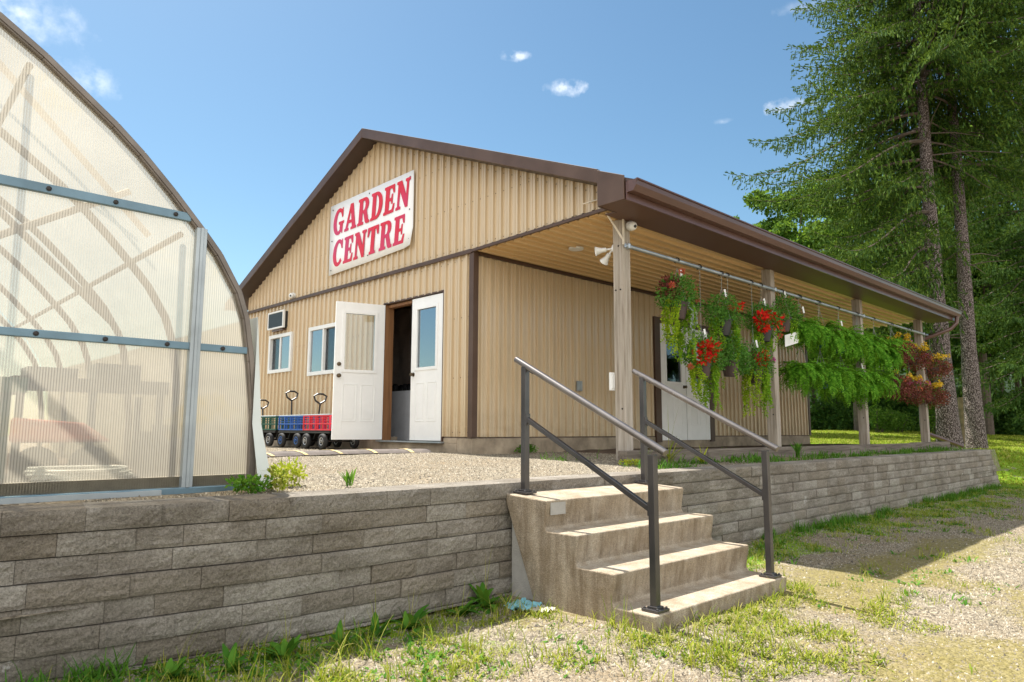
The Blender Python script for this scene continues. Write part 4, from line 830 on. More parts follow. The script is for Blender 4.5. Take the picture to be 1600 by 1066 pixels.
mb = MB(); mb.add([(.72, 5.0, 1.13), (1.10, 5.0, 1.10), (1.28, 5.05, .98), (.72, 5.0, .98), (.78, 5.4, 1.13), (1.10, 5.4, 1.10), (1.24, 5.4, .98), (.78, 5.4, .98)], [(0, 1, 2, 3), (4, 7, 6, 5), (0, 4, 5, 1), (1, 5, 6, 2), (3, 2, 6, 7), (0, 3, 7, 4)]); mb.build('tray', 'cart_orange', ot, bevel=.02)
for x in (.86, 1.14): mb = MB(); mb.lathe([(.11, -.03), (.12, 0), (.11, .03)], (x, 5.0, .84), 18, 'y'); mb.build('wheel', 'black_rubber', ot)
for i, (x, y, w, h, lab) in enumerate(((1.42, 4.62, .13, .30, 'black plastic tub against the greenhouse end panel beside the mullion'), (1.58, 4.95, .10, .34, 'tall black tub at the right edge inside the greenhouse'))):
    t = empty('plastic_tub', (x, y, PL), lab, 'tub'); mb = MB(); mb.lathe([(w*.8, 0), (w, h), (w*1.08, h), (w*1.08, h+.02), (w*.95, h+.02), (w*.75, .04)], (x, y, PL+.01), 18); mb.build('tub', 'black_plastic', t)
hs = MB(); hp = []
for i in range(160): a = i*.22; r = .20+.02*math.sin(i*.7); hp.append((1.02+r*1.2*math.cos(a), 4.62+r*.8*math.sin(a), PL+.03+i*.0006))
hs.tube(hp, .013, 6); tag(hs.build('garden_hose', 'poly_skirt'), 'pale garden hose coiled on the ground just inside the greenhouse panel', 'hose')
bt = empty('white_tub', (1.1, 4.9, PL), 'flat white tub lying inside the greenhouse below the orange cart', 'tub'); mb = MB(); mb.lathe([(.16, 0), (.22, .08), (.20, .085), (.15, .02)], (1.15, 4.95, PL+.01), 20); mb.build('tub', 'tarp_white', bt)
tag(grid_obj('greenhouse_floor', np.arange(-3.7, 1.8, .2), np.arange(4.24, 10.1, .2), lambda x, y: yz(x, y)+.012, 'porch_dirt', None), kind='structure')

# ------------------------------------------------------------------ wagons
def wagon(lab, side, rim, loc, rz, handle_lean, hsz=1):
    t = empty('garden_wagon', (0, 0, 0), lab, 'wagon', 'garden wagons parked along the shop wall')
    Lx, Wy, zb = .43, .24, .275
    mb = MB(); mb.box(-Lx, Lx, -Wy, Wy, zb-.012, zb)
    for y in (-Wy, 0, Wy): mb.bar((-Lx, y, zb-.03), (Lx, y, zb-.03), .025, .025)
    mb.build('bed', 'dark_metal', t)
    def panel(p, q, zt):
        mb = MB(); p = Vector(p); q = Vector(q); L = (q-p).length; d = (q-p)/L
        for z in (zb+.01, zb+.10, zt): mb.bar(p+UP*(z), q+UP*(z), .016, .02)
        n = int(L/.095)
        for i in range(n+1): a = p+d*(L*i/n); mb.bar(a+UP*zb, a+UP*zt, .009, .009, d)
        for i in range(5): a = p+d*(L*i/4); mb.bar(a+UP*zb, a+UP*zt, .022, .016, d)
        for i in range(1, 3): z = zb+.10+(zt-zb-.1)*i/3; mb.bar(p+UP*z, q+UP*z, .007, .007)
        mb.build('side_panel', side, t)
    panel((-Lx, -Wy, 0), (Lx, -Wy, 0), zb+.22); panel((-Lx, Wy, 0), (Lx, Wy, 0), zb+.22); panel((-Lx, -Wy, 0), (-Lx, Wy, 0), zb+.22); panel((Lx, -Wy, 0), (Lx, Wy, 0), zb+.22)
    mb = MB()
    for a, b in (((-Lx, -Wy), (Lx, -Wy)), ((-Lx, Wy), (Lx, Wy)), ((-Lx, -Wy), (-Lx, Wy)), ((Lx, -Wy), (Lx, Wy))): mb.tube([(*a, zb+.232), (*b, zb+.232)], .010, 8)
    mb.build('top_rim', 'steel_light', t)
    for x in (-.27, .27):
        mb = MB(); mb.tube([(x, -Wy-.02, .114), (x, Wy+.02, .114)], .012, 8); mb.bar((x-.08, 0, .27), (x, 0, .14), .3, .02); mb.build('axle', 'dark_metal', t)
        for y in (-Wy-.02, Wy+.02):
            mb = MB(); pr = [(.062, -.026), (.09, -.036), (.108, -.026), (.114, 0), (.108, .026), (.09, .036), (.062, .026)]; mb.lathe(pr, (x, y, .114), 22, 'y'); w = mb.build('wheel', 'black_rubber', t, smooth=True)
            mb = MB(); mb.lathe([(.063, -.024), (.058, -.03), (.026, -.015), (.02, -.038), (.02, .038), (.026, .015), (.058, .03), (.063, .024)], (x, y, .114), 16, 'y'); mb.build('rim', rim, w)
    mb = MB(); b = Vector((Lx+.05, 0, .22)); d = Vector((handle_lean, 0, 1)).normalized(); e = b+d*(.48*hsz); mb.tube([b, e], .014, 8)
    k_ = .085; lp = [e, e+Vector((0, -k_, .05)), e+Vector((0, -k_*1.25, .12)), e+Vector((0, -k_*.5, .155)), e+Vector((0, k_*.5, .155)), e+Vector((0, k_*1.25, .12)), e+Vector((0, k_, .05)), e+Vector((0, .005, .0))]
    mb.tube(lp, .015, 8); mb.build('handle', 'black_plastic', t)
    t.location = loc; t.rotation_euler = (0, 0, rz); return t
WZ = .772
wagon('green mesh sided garden wagon with white wheel hubs parked nearest the greenhouse', 'cart_green', 'rim_silver', (5.50, 11.72, WZ), R_(93), .1, .9)
wagon('blue mesh sided garden wagon with blue wheel hubs between the green and red wagons', 'cart_blue', 'rim_blue', (5.50, 10.68, WZ), R_(90), .05, 1.15)
wagon('bright red garden wagon parked partly behind the open door leaf', 'cart_red', 'rim_silver', (5.46, 9.77, WZ), R_(88), -.2, 1.0)
# speed bump strip
bp = empty('rubber_bump', (3.2, 7.4, PL), 'dark rubber hose ramp with slanted yellow stripes lying on the gravel before the door', 'speed bump')
path = [(2.4, 7.15), (3.0, 7.42), (3.75, 7.70), (4.5, 7.86), (5.1, 7.80), (5.70, 7.62)]
def seg_pts(n):
    ls = np.cumsum([0]+[math.dist(path[i], path[i+1]) for i in range(len(path)-1)]); s = np.linspace(0, ls[-1], n); return np.interp(s, ls, [p[0] for p in path]), np.interp(s, ls, [p[1] for p in path]), ls[-1]
px, py, tot_ = seg_pts(60); mb = MB(); prof = [(-.17, 0), (-.12, .028), (-.05, .045), (.05, .045), (.12, .028), (.17, 0)]
vs = []
for i in range(60):
    a, b = max(i-1, 0), min(i+1, 59); t_ = Vector((px[b]-px[a], py[b]-py[a], 0)).normalized(); n_ = Vector((-t_.y, t_.x, 0))
    for o_, h_ in prof: vs.append((px[i]+n_.x*o_, py[i]+n_.y*o_, WZ-.005+h_))
mb.add(vs, [(i*6+j, (i+1)*6+j, (i+1)*6+j+1, i*6+j+1) for i in range(59) for j in range(5)]); mb.build('strip', 'rubber_bump', bp, fix=False)
for c_ in (8, 17, 26, 35, 44, 53):
    mb = MB(); vs = []
    for j, (o_, h_) in enumerate(prof):
        for w_ in (-.45, .45):
            s_ = c_+w_+(-o_*9); i0 = int(s_); f_ = s_-i0; X = px[i0]*(1-f_)+px[i0+1]*f_; Y = py[i0]*(1-f_)+py[i0+1]*f_; t_ = Vector((px[i0+1]-px[i0], py[i0+1]-py[i0], 0)).normalized(); vs.append((X-t_.y*o_, Y+t_.x*o_, WZ-.001+h_+.002))
    mb.add(vs, [(2*j, 2*j+1, 2*j+3, 2*j+2) for j in range(5)]); mb.build('yellow_stripe', 'yellow_paint', bp, fix=False)
# timber edging
te = empty('timber_edging', (5.8, 4.45, PL), 'weathered grey landscape timbers laid end to end in front of the porch posts', 'timber edging')
x = 5.78
for i, l in enumerate((1.55, 2.44, 2.44, 2.44, 2.2)):
    MB().box(x+.008, x+l-.008, 4.40+random.uniform(-.012, .012), 4.52, .66, .855+random.uniform(-.008, .008)).build('timber', 'tie_wood', te, bevel=.012); x += l
    
# tarp scrap by the steps
ts = MB(); vs = []
for i in range(12):
    for j in range(9): x_ = 3.01+i*.015; y_ = 3.06+j*.022; vs.append((x_+.01*math.sin(j*2), y_, float(gz(x_, y_))+.016+.012*math.sin(i*1.3+j*.9)+.009*math.sin(i*2.7-j*2)+.004*math.sin(i*5+j*3)))
ts.add(vs, [(i*9+j, (i+1)*9+j, (i+1)*9+j+1, i*9+j+1) for i in range(11) for j in range(8)]); o = ts.build('tarp_scrap', 'tarp_blue', smooth=True, fix=False); tag(o, 'crumpled scrap of pale blue plastic on the ground at the left foot of the steps', 'plastic scrap')
ts = MB(); vs = []
for i in range(9):
    for j in range(7): x_ = 3.06+i*.014; y_ = 2.95+j*.018; vs.append((x_, y_, float(gz(x_, y_))+.015+.008*math.sin(i*1.7+j*1.1)+.005*math.sin(i*3.1-j*2.3)))
ts.add(vs, [(i*7+j, (i+1)*7+j, (i+1)*7+j+1, i*7+j+1) for i in range(8) for j in range(6)]); o = ts.build('cloth_scrap', 'tarp_white', smooth=True, fix=False); tag(o, 'crumpled dirty white cloth scrap beside the concrete steps in the grass', 'cloth scrap')

# ================================================================== plants
def strips(P, az, el, L, Wd, droop, k=3, leaf=False, twist=None):
    """curved ribbon leaves. P (n,3) base, az heading, el start elevation, droop = how far the elevation falls along the blade"""
    n = len(P); az = np.broadcast_to(az, (n,)); el = np.broadcast_to(el, (n,)); L = np.broadcast_to(L, (n,)); Wd = np.broadcast_to(Wd, (n,)); droop = np.broadcast_to(droop, (n,))
    h = np.stack([np.cos(az), np.sin(az), 0*az], -1); side = np.stack([-np.sin(az), np.cos(az), 0*az], -1)
    if twist is not None: side = side*np.cos(twist)[:, None]+np.array([0, 0, 1.])*np.sin(twist)[:, None]
    p = P.astype(float).copy(); out = []
    for i in range(k+1):
        s = i/k; w = (np.sin(np.pi*min(max(s, .06), .97))**.7 if leaf else (1-s)**.6+.04)*Wd/2
        out.append(p-side*w[:, None]); out.append(p+side*w[:, None])
        e = el-droop*s; p = p+(h*np.cos(e)[:, None]+np.array([0, 0, 1.])*np.sin(e)[:, None])*(L/k)[:, None]
    V = np.stack(out, 1); m_ = 2*(k+1)
    F0 = np.array([[2*i, 2*i+1, 2*i+3, 2*i+2] for i in range(k)]); Fc = (F0[None]+m_*np.arange(n)[:, None, None]).reshape(-1, 4)
    return V.reshape(-1, 3), Fc
def U(a, b, n): return rng.uniform(a, b, n)
def blob(n, c, rx, ry, rz, size, shell=.5):
    d = unit(rng.normal(size=(n, 3))); r = (shell+(1-shell)*rng.random(n))[:, None]; P = np.array(c)+d*r*np.array([rx, ry, rz])
    return blades(P, d+rng.normal(size=(n, 3))*.6, U(size*.6, size*1.3, n), U(size*.4, size*.8, n))

# hanging plants ----------------------------------------------------------
PIPE_Y, PIPE_Z = 4.66, 3.115
def hanger(t, x, zpot, y=PIPE_Y, rr=.12):
    mb = MB(); top = zpot+.42
    for a in (.4, 2.5, 4.6): mb.tube([(x+rr*math.cos(a), y+rr*math.sin(a), zpot+.01), (x, y, top)], .0028, 4)
    if top < PIPE_Z-.1: mb.tube([(x, y, top), (x+.01, y, PIPE_Z-.03)], .003, 4)
    mb.build('hanger_wire', 'wire', t)
    mb = MB(); mb.tube([(x, y+.034*math.cos(a), PIPE_Z+.034*math.sin(a)) for a in [i*.5-.9 for i in range(10)]], .007, 6); mb.build('hook', 'black_plastic', t)
def pot(t, x, z, r=.12, h=.21, m='pot_brown', y=PIPE_Y):
    mb = MB(); mb.lathe([(r*.62, -h), (r*.68, -h+.015), (r*.98, -.02), (r*1.06, -.02), (r*1.06, 0), (r*.96, 0), (r*.9, -.03)], (x, y, z), 22); o = mb.build('pot', m, t); smooth_by_angle(o, 35); return o
def paper_tag(t, x, z, y=PIPE_Y-.03):
    mb = MB(); a = random.uniform(-.5, .5); mb.add([(x, y, z), (x+.03, y-.01, z+.01), (x+.045, y-.02, z-.09), (x+.01, y-.015, z-.10)], [(0, 1, 2, 3)]); o = mb.build('care_tag', 'white_plastic', t, fix=False); sm = o.modifiers.new('s', 'SOLIDIFY'); sm.thickness = .001
def vines(x, z, n, L, mats, t, name, amin=0, amax=6.28, r0=.13, y=PIPE_Y, leafs=.024):
    parts = []
    for i in range(n):
        a = random.uniform(amin, amax); l = L*random.uniform(.45, 1.05); m_ = int(l/.0055); s = np.linspace(0, 1, m_)
        rr = r0+.05*np.minimum(1, s*4)+random.uniform(-.02, .02); px_ = x+rr*math.cos(a)+.018*np.sin(s*7+i)+random.gauss(0, .02)*s; py_ = y+rr*math.sin(a)+.018*np.cos(s*6+i*2); pz_ = z+.03*np.sin(np.minimum(s*8, 1)*3.14)-s*l
        P = np.stack([px_, py_, pz_], -1)+rng.normal(size=(m_, 3))*.006; D = rng.normal(size=(m_, 3)); D[:, 2] -= .6
        parts.append(blades(P, D, U(leafs*.8, leafs*1.5, m_), U(leafs*.6, leafs*1.1, m_)))
    V, Fc = cat_mesh(parts); np_obj(name, V, Fc, mats, t)
def flower_ball(t, c, r, m, n=70):
    V, Fc = blob(n, c, r, r, r*.8, r*.75, .35); np_obj('flower', V, Fc, m, t)
def spiky(t, x, z, n, L, m='basket_leaf', y=PIPE_Y, lean=None):
    P = np.array([x, y, z])+rng.normal(size=(n, 3))*np.array([.03, .03, .01]); V, Fc = strips(P, U(0, 6.28, n), U(.8, 1.5, n), U(L*.6, L, n), .008, U(.8, 2.2, n), 5); np_obj('grassy_spike', V, Fc, m, t)
def flowering(x, z, lab, dark, flowers, vine_sets, spike, potm='pot_brown', r=.12):
    t = empty('hanging_basket', (x, PIPE_Y, z), lab, 'hanging basket', 'flowering baskets on the porch pipe'); pot(t, x, z, r, .21, potm); hanger(t, x, z)
    parts = [blob(1000, (x, PIPE_Y, z+.13), .27, .24, .22, .040), blob(560, (x+.20, PIPE_Y, z+.0), .18, .20, .16, .032), blob(380, (x-.19, PIPE_Y, z+.03), .14, .18, .14, .032)]
    V, Fc = cat_mesh(parts); np_obj('foliage', V, Fc, 'basket_leaf', t)
    if dark:
        V, Fc = blob(260, (x+dark*.16, PIPE_Y, z+.17), .12, .12, .14, .055, .2); np_obj('dark_foliage', V, Fc, 'maroon_leaf', t)
    for dx, dz, rr, m in flowers: flower_ball(t, (x+dx, PIPE_Y-.10, z+dz), rr, m)
    for n, L, m, a0, a1 in vine_sets: vines(x, z, n, L, m, t, 'trailing_vine', a0, a1)
    if spike: spiky(t, x, z+.04, spike, .42)
    paper_tag(t, x, z+.40); return t
# x offsets run along the porch; headings near pi hang on the near (left) side of the pot
flowering(7.19, 2.60, 'top left hanging basket with dark maroon foliage and long lime vines on both sides', -1, [(-.28, .16, .035, 'coral_petal'), (-.06, .36, .035, 'coral_petal'), (.22, .16, .035, 'coral_petal'), (.26, .05, .03, 'coral_petal')], [(16, .62, 'lime_leaf', 2.6, 3.7), (24, .70, 'green_vine', -.9, .8), (2, .8, 'silver_leaf', 4.8, 5.6)], 30)
flowering(8.22, 2.50, 'upper middle hanging basket with a dark pot and arching grass but few flowers', 0, [(.02, .16, .03, 'coral_petal'), (.25, .20, .06, 'red_petal'), (.12, .14, .03, 'coral_petal')], [(14, .45, 'green_vine', 2.6, 3.7), (26, .58, 'green_vine', -.9, .8)], 60, 'pot_black')
flowering(9.30, 2.52, 'upper hanging basket with three big scarlet flower heads beside the second post', 0, [(-.24, .10, .09, 'red_petal'), (-.18, -.04, .07, 'red_petal'), (.0, .15, .09, 'red_petal'), (.16, .09, .10, 'red_petal'), (.32, -.10, .035, 'coral_petal')], [(14, .38, 'green_vine', 2.7, 3.6), (14, .5, 'green_vine', -.6, .6)], 14, 'pot_black', .14)
flowering(7.69, 1.92, 'lower left hanging basket with scarlet flowers hanging in front of the side door', 0, [(-.10, .16, .09, 'red_petal'), (.04, .17, .10, 'red_petal'), (-.14, .02, .08, 'red_petal'), (.08, .04, .06, 'red_petal'), (-.26, .08, .05, 'red_petal'), (-.42, -.10, .035, 'coral_petal')], [(16, .45, 'lime_leaf', 2.7, 3.7), (24, .62, 'green_vine', -.7, .9)], 18)
flowering(8.37, 1.98, 'bushy lower hanging basket of plain green foliage without red flowers', 0, [], [(5, .35, 'green_vine', 0, 6.28)], 40)
flowering(9.02, 1.90, 'lower hanging basket with one scarlet flower head and long lime trails', 1, [(.04, .20, .07, 'red_petal'), (.06, .10, .07, 'red_petal'), (-.08, .13, .03, 'red_petal'), (.36, .16, .035, 'magenta_petal')], [(16, .64, 'lime_leaf', 2.4, 4.0), (16, .66, 'green_vine', -.8, .6), (10, .6, 'green_vine', 4, 5.4)], 12)
flowering(9.95, 2.72, 'short green hanging basket between the scarlet basket and the ferns', 0, [(-.2, .0, .03, 'coral_petal'), (-.25, -.2, .035, 'coral_petal')], [(8, .4, 'green_vine', 0, 6.28)], 10)
def fern(x, z, lab, r, potm):
    t = empty('hanging_fern', (x, PIPE_Y, z), lab, 'hanging fern', 'ferns hanging from the porch pipe'); pot(t, x, z, .125, .19, potm); hanger(t, x, z)
    n = 115; az = U(0, 6.28, n); el = U(.0, 1.35, n); L = U(.5, .92, n)*r; dr = U(1.5, 2.9, n); P0 = np.array([x, PIPE_Y, z+.01])+rng.normal(size=(n, 3))*np.array([.05, .05, .01]); K = 20
    h = np.stack([np.cos(az), np.sin(az), 0*az], -1); sd_ = np.stack([-np.sin(az), np.cos(az), 0*az], -1); p = P0.copy(); parts = []
    for i in range(K+1):
        s = i/K; e = el-dr*s; d = h*np.cos(e)[:, None]+np.array([0, 0, 1.])*np.sin(e)[:, None]
        w = .095*r*1.3*math.sin(math.pi*min(1, .12+s*.85))**.8
        for sg_ in (-1, 1):
            D = sd_*sg_+d*.35+np.array([0, 0, -.25])+rng.normal(size=(n, 3))*.12; parts.append(blades(p, D, w*U(.8, 1.15, n), .026*r*1.25, unit(np.cross(sd_, d))+rng.normal(size=(n, 3))*.25))
        p = p+d*(L/K)[:, None]
    V, Fc = cat_mesh(parts); np_obj('fronds', V, Fc, 'fern_leaf', t)
    if random.random() < .35: paper_tag(t, x, z+.36)
for x, z, lab, r, pm in ((10.55, 2.60, 'upper fern nearest the second porch post in a green pot', .62, 'pot_green'), (11.25, 2.58, 'second upper fern from the second porch post with a green pot', .68, 'pot_green'), (12.0, 2.55, 'third upper fern along the pipe from the second post', .72, 'pot_green'), (12.8, 2.55, 'upper fern just before the third porch post', .78, 'pot_green'), (13.6, 2.5, 'large bright upper fern just past the third porch post', .88, 'pot_green'),
    (10.50, 1.95, 'lower fern nearest the second porch post in a brown pot', .62, 'pot_brown'), (11.2, 1.92, 'second lower fern from the second porch post', .66, 'pot_green'), (12.0, 1.90, 'third lower fern along the pipe before the end of the wall', .72, 'pot_green'), (12.8, 1.88, 'lower fern just before the third porch post', .76, 'pot_green'), (13.6, 1.95, 'lower fern in front of the third porch post beside the maroon baskets', .66, 'pot_green')): fern(x, z, lab, r, pm)
def coleus(x, z, lab, yel, mag):
    t = empty('hanging_planter', (x, PIPE_Y, z), lab, 'hanging planter', 'maroon and yellow planters near the last post'); pot(t, x, z-.05, .15, .14, 'pot_brown'); hanger(t, x, z-.05, rr=.14)
    V, Fc = cat_mesh([blob(1500, (x, PIPE_Y, z-.03), .47, .38, .20, .046, .5), blob(500, (x+.1, PIPE_Y, z-.14), .48, .36, .15, .038, .6)]); np_obj('maroon_foliage', V, Fc, 'maroon_leaf', t)
    V, Fc = cat_mesh([blob(330, (x, PIPE_Y, z+.08), .36, .30, .10, .04, .5), blob(90, (x, PIPE_Y, z-.2), .36, .3, .1, .03, .5)]); np_obj('green_foliage', V, Fc, 'basket_leaf', t)
    for i in range(yel): flower_ball(t, (x+random.uniform(-.34, .34), PIPE_Y-random.uniform(.02, .28), z+random.uniform(.12, .24)), .05, 'yellow_petal', 34)
    for i in range(mag): flower_ball(t, (x+random.uniform(-.34, .3), PIPE_Y-.25, z+random.uniform(-.02, .15)), .05, 'magenta_petal' if i % 2 == 0 else 'coral_petal', 22)
for x, z, lab, a, b in ((14.55, 2.64, 'upper maroon planter beside the bright fern with a few yellow flowers', 8, 2), (15.60, 2.58, 'upper middle maroon planter topped with yellow flowers and a violet one', 11, 2), (16.85, 2.46, 'upper maroon planter in front of the last porch post', 8, 0),
    (14.45, 1.96, 'lower maroon planter beside the fern with magenta flowers', 3, 4), (15.40, 1.90, 'lower middle maroon planter with mixed magenta and orange flowers', 6, 3), (16.50, 1.84, 'lower maroon planter with dense golden flowers by the last post', 12, 0)): coleus(x, z, lab, a, b)
pc = MB(); pc.add([(9.86, 4.60, 2.28), (10.22, 4.56, 2.37), (10.22, 4.56, 2.54), (9.86, 4.60, 2.45)], [(0, 1, 2, 3)]); o = pc.build('price_card', 'white_plastic', fix=False); sm = o.modifiers.new('s', 'SOLIDIFY'); sm.thickness = .002
tag(o, 'blank white plastic card hanging tilted beside the second porch post', 'card')

# trees ------------------------------------------------------------------
def trunk_mesh(mb, base, hgt, rad, lean=(0, 0), n=18, seed=0):
    rn = random.Random(seed); pts = []; rs = []
    for i in range(26):
        s = i/25; z = hgt*s**1.4; pts.append((base[0]+lean[0]*s+.04*math.sin(z*.7+seed), base[1]+lean[1]*s+.04*math.cos(z*.5+seed), base[2]-.1+z)); rs.append(rad(z)*(1+.05*rn.uniform(-1, 1)))
    mb.tube(pts, rs, n)
def spruce(base, hgt, rad, zlo, lab, mat, crown_r, seed, keep, whorl=.43, name='spruce_tree'):
    t = empty(name, base, lab, 'tree', 'tall spruces beyond the porch'); mb = MB(); trunk_mesh(mb, base, hgt, rad, seed=seed); smooth_by_angle(mb.build('trunk', 'spruce_bark', t), 60)
    rn = random.Random(seed); parts = []; bm_ = MB(); z = zlo
    while z < hgt-.4:
        nb = rn.choice((6, 7, 7, 8)); a0 = rn.uniform(0, 6.28)
        for b in range(nb):
            a = a0+6.283*b/nb+rn.uniform(-.25, .25); zz = z+rn.uniform(-.15, .15)
            L = crown_r(zz)*rn.uniform(.55, 1.08)
            if L < .3 or not keep(a, zz, rn): continue
            K = max(6, int(L/.16)); dirh = Vector((math.cos(a), math.sin(a), 0)); sid = Vector((-math.sin(a), math.cos(a), 0)); p = Vector((base[0], base[1], base[2]+zz)); pts = [p.copy()]
            e0 = rn.uniform(-.15, .12)+(.5 if zz > hgt-3 else 0)
            for i in range(K):
                s = i/K; e = e0-.55*math.sin(s*3.0)+.45*s*s; p = p+(dirh*math.cos(e)+UP*math.sin(e))*(L/K)+sid*rn.gauss(0, .012); pts.append(p.copy())
            bm_.tube(pts, [max(.006, .028*(1-i/len(pts))*L/3) for i in range(len(pts))], 4, caps=False)
            PP = []; DD = []; LL = []
            for i in range(1, K+1):
                s = i/K
                if s < .14: continue
                for sg_ in (-1, 1):
                    sl = L*.27*(1-s)**.7*rn.uniform(.5, 1.25)+.12; nsub = max(2, int(sl/.062)); q = pts[i].copy(); dq = (sid*sg_+dirh*rn.uniform(.4, 1.0)).normalized()
                    for j in range(nsub):
                        q = q+dq*(sl/nsub)+UP*(-.010*j); PP.append(q.copy())
                        if rn.random() < .48: DD.append(Vector((dq.x*.3, dq.y*.3, -1))); LL.append(rn.uniform(.12, .27)*(1.1-.3*s))
                        else: DD.append(dq*.8+dirh*.6+sid*rn.uniform(-.6, .6)+Vector((0, 0, rn.uniform(-.3, .5)))); LL.append(rn.uniform(.10, .20))
                PP.append(pts[i].copy()); DD.append(dirh+sid*rn.uniform(-.6, .6)+Vector((0, 0, rn.uniform(0, .9)))); LL.append(rn.uniform(.14, .26))
            if not PP: continue
            PP = np.array(PP); DD = unit(np.array(DD)); LL = np.array(LL); n = len(PP)
            for k_ in range(6):      # six needle-brush blades per hanging twig, lightly splayed
                f = (k_+.1)/6; parts.append(blades(PP+DD*(LL*f*.8)[:, None], DD+rng.normal(size=(n, 3))*(.14 if k_ < 4 else .5), LL*(.62 if k_ < 4 else .3)*U(.8, 1.2, n), U(.022, .038, n) if k_ < 4 else U(.015, .024, n)))
        z += whorl*rn.uniform(.8, 1.2)
    V, Fc = cat_mesh(parts); np_obj('foliage', V, Fc, mat, t); bm_.build('branches', 'twig_bark', t, fix=False)
    return t
LEFT = math.atan2(-RT.y, -RT.x)      # heading towards picture left
def adiff(a, b): return abs((a-b+math.pi) % (2*math.pi)-math.pi)
TOCAM = math.atan2(-F.y, -F.x)
def rad1(z): return float(np.interp(z, [0, .3, 1, 3, 6.5, 10, 20], [.36, .31, .255, .215, .165, .12, .02]))
def rad2(z): return float(np.interp(z, [0, .3, 1, 3, 6.5, 10, 20], [.28, .25, .225, .19, .155, .11, .02]))
def cr1(z): return float(np.interp(z, [2.6, 3.2, 4.5, 6, 9, 11, 12.5, 15, 20], [2.6, 3.8, 4.7, 5.0, 5.0, 4.8, 4.1, 3.0, .1]))
def keep1(a, z, rn):
    if z < 4.8: return adiff(a, LEFT) < .95
    if z < 7.6: return adiff(a, LEFT) < 1.1 or (adiff(a, TOCAM) > 2.4 and rn.random() < .35)
    if z < 9.6: return adiff(a, TOCAM) > 1.15 or rn.random() < .12
    return True
spruce((20.675, 5.465, .56), 20, rad1, 2.7, 'left spruce of the pair, thick grey trunk and wide boughs over the roof', 'spruce_leaf', cr1, 3, keep1)
def cr2(z): return float(np.interp(z, [4, 6, 9, 12, 15, 21], [1.6, 3.2, 4.0, 3.8, 2.8, .1]))
def keep2(a, z, rn):
    if z < 8: return adiff(a, TOCAM) > 2.0 and rn.random() < .5
    if z < 10: return adiff(a, TOCAM) > 1.2
    return True
spruce((22.394, 5.211, .57), 21, rad2, 4.6, 'right spruce of the pair with a slimmer speckled trunk at the wall end', 'spruce_leaf', cr2, 5, keep2, .42)
# dead snags on the trunks
rn = random.Random(4)
for base in ((20.675, 5.465), (22.394, 5.211)):
    tr_o = [q for q in bpy.data.objects if q.name.startswith('spruce_tree') and abs(q.location.x-base[0]) < .1][0]
    for i in range(14):
        z = rn.uniform(3.5, 9.5); a = rn.uniform(0, 6.28); L = rn.uniform(.6, 2.2); p = Vector((base[0], base[1], z)); d = Vector((math.cos(a), math.sin(a), rn.uniform(-.1, .25)))
        mb = MB(); mb.tube([p, p+d*L*.5, p+d*L+Vector((0, 0, -.1*L))], [.020, .014, .006], 5); mb.build('dead_branch', 'twig_bark', tr_o, fix=False)
def pt_at(x, y, d):      # world point seen at photo pixel x,y at forward distance d (used only to survey positions)
    v = r_*(x-800)+u_*(533-y)+fw*1095.47; return Vector((0, 0, EYE))+v/1095.47*d
# dark conifer at the right
def cr3(z): return float(np.interp(z, [1.2, 3, 6, 12, 19], [3.2, 4.2, 4.4, 3.2, .2]))
p = pt_at(1640, 690, 25); spruce((p.x, p.y, .6), 19, rad2, 1.6, 'dark spruce at the far right reaching down nearly to the lawn', 'dark_spruce_leaf', cr3, 9, lambda a, z, rn: adiff(a, TOCAM) < 2.3, .5)
def broadleaf(base, c, rx, rz, n, lab, mat='broad_leaf', size=.16, nc=60, trunk_r=.22, name='broadleaf_tree', group='leafy trees behind the garden centre'):
    t = empty(name, base, lab, 'tree', group); mb = MB(); top = Vector(c)
    mb.tube([Vector(base)-Vector((0, 0, .2)), Vector(base).lerp(top, .35), Vector(base).lerp(top, .7), top+Vector((0, 0, rz*.3))], [trunk_r*1.3, trunk_r, trunk_r*.7, .05], 10)
    rn = random.Random(int(c[0]*10)); cs = []
    for i in range(nc):
        d = Vector((rn.gauss(0, 1), rn.gauss(0, 1), rn.gauss(0, 1))).normalized(); r = rn.uniform(.45, 1.0)**.6; q = Vector((c[0]+d.x*rx*r, c[1]+d.y*rx*r, c[2]+d.z*rz*r)); cs.append((q, rn.uniform(.14, .26)*rx))
        if i % 4 == 0: s_ = Vector(base).lerp(top, rn.uniform(.4, .8)); mb.tube([s_, s_.lerp(q, .5)+Vector((0, 0, .2)), q], [.07, .04, .012], 5, caps=False)
    mb.build('trunk', 'twig_bark', t, fix=False); parts = []
    for q, r in cs:
        m_ = n//nc; d = unit(rng.normal(size=(m_, 3))); P = np.array(q)+d*(r*rng.random(m_)**.45)[:, None]*np.array([1, 1, .7]); D = rng.normal(size=(m_, 3)); D[:, 2] -= .4; parts.append(blades(P, D, U(size*.6, size*1.2, m_), U(size*.45, size*.8, m_)))
    V, Fc = cat_mesh(parts); np_obj('crown', V, Fc, mat, t); return t
def bl(px, d, ytop, rx, lab, n=26000, mat='broad_leaf', size=.17, zb=.8, low=.25):
    b = pt_at(px, 690, d); b.z = zb; zt = pt_at(px, ytop, d).z; rz = (zt-zb)*(1-low)/2; return broadleaf(tuple(b), (b.x, b.y, zt-rz), rx, rz, n, lab, mat, size, nc=int(70))
bl(1245, 27, 282, 3.0, 'bright green leafy tree just past the roof edge left of the spruces', 34000)
bl(1345, 33, 250, 4.2, 'leafy tree standing directly behind the left boughs of the spruces', 30000)
bl(1450, 36, 240, 4.6, 'leafy tree seen between and behind the two spruce trunks', 30000, 'wood_leaf', .2)
bl(1545, 34, 160, 4.4, 'tall leafy tree behind the right spruce trunk', 34000, 'broad_leaf', .2)
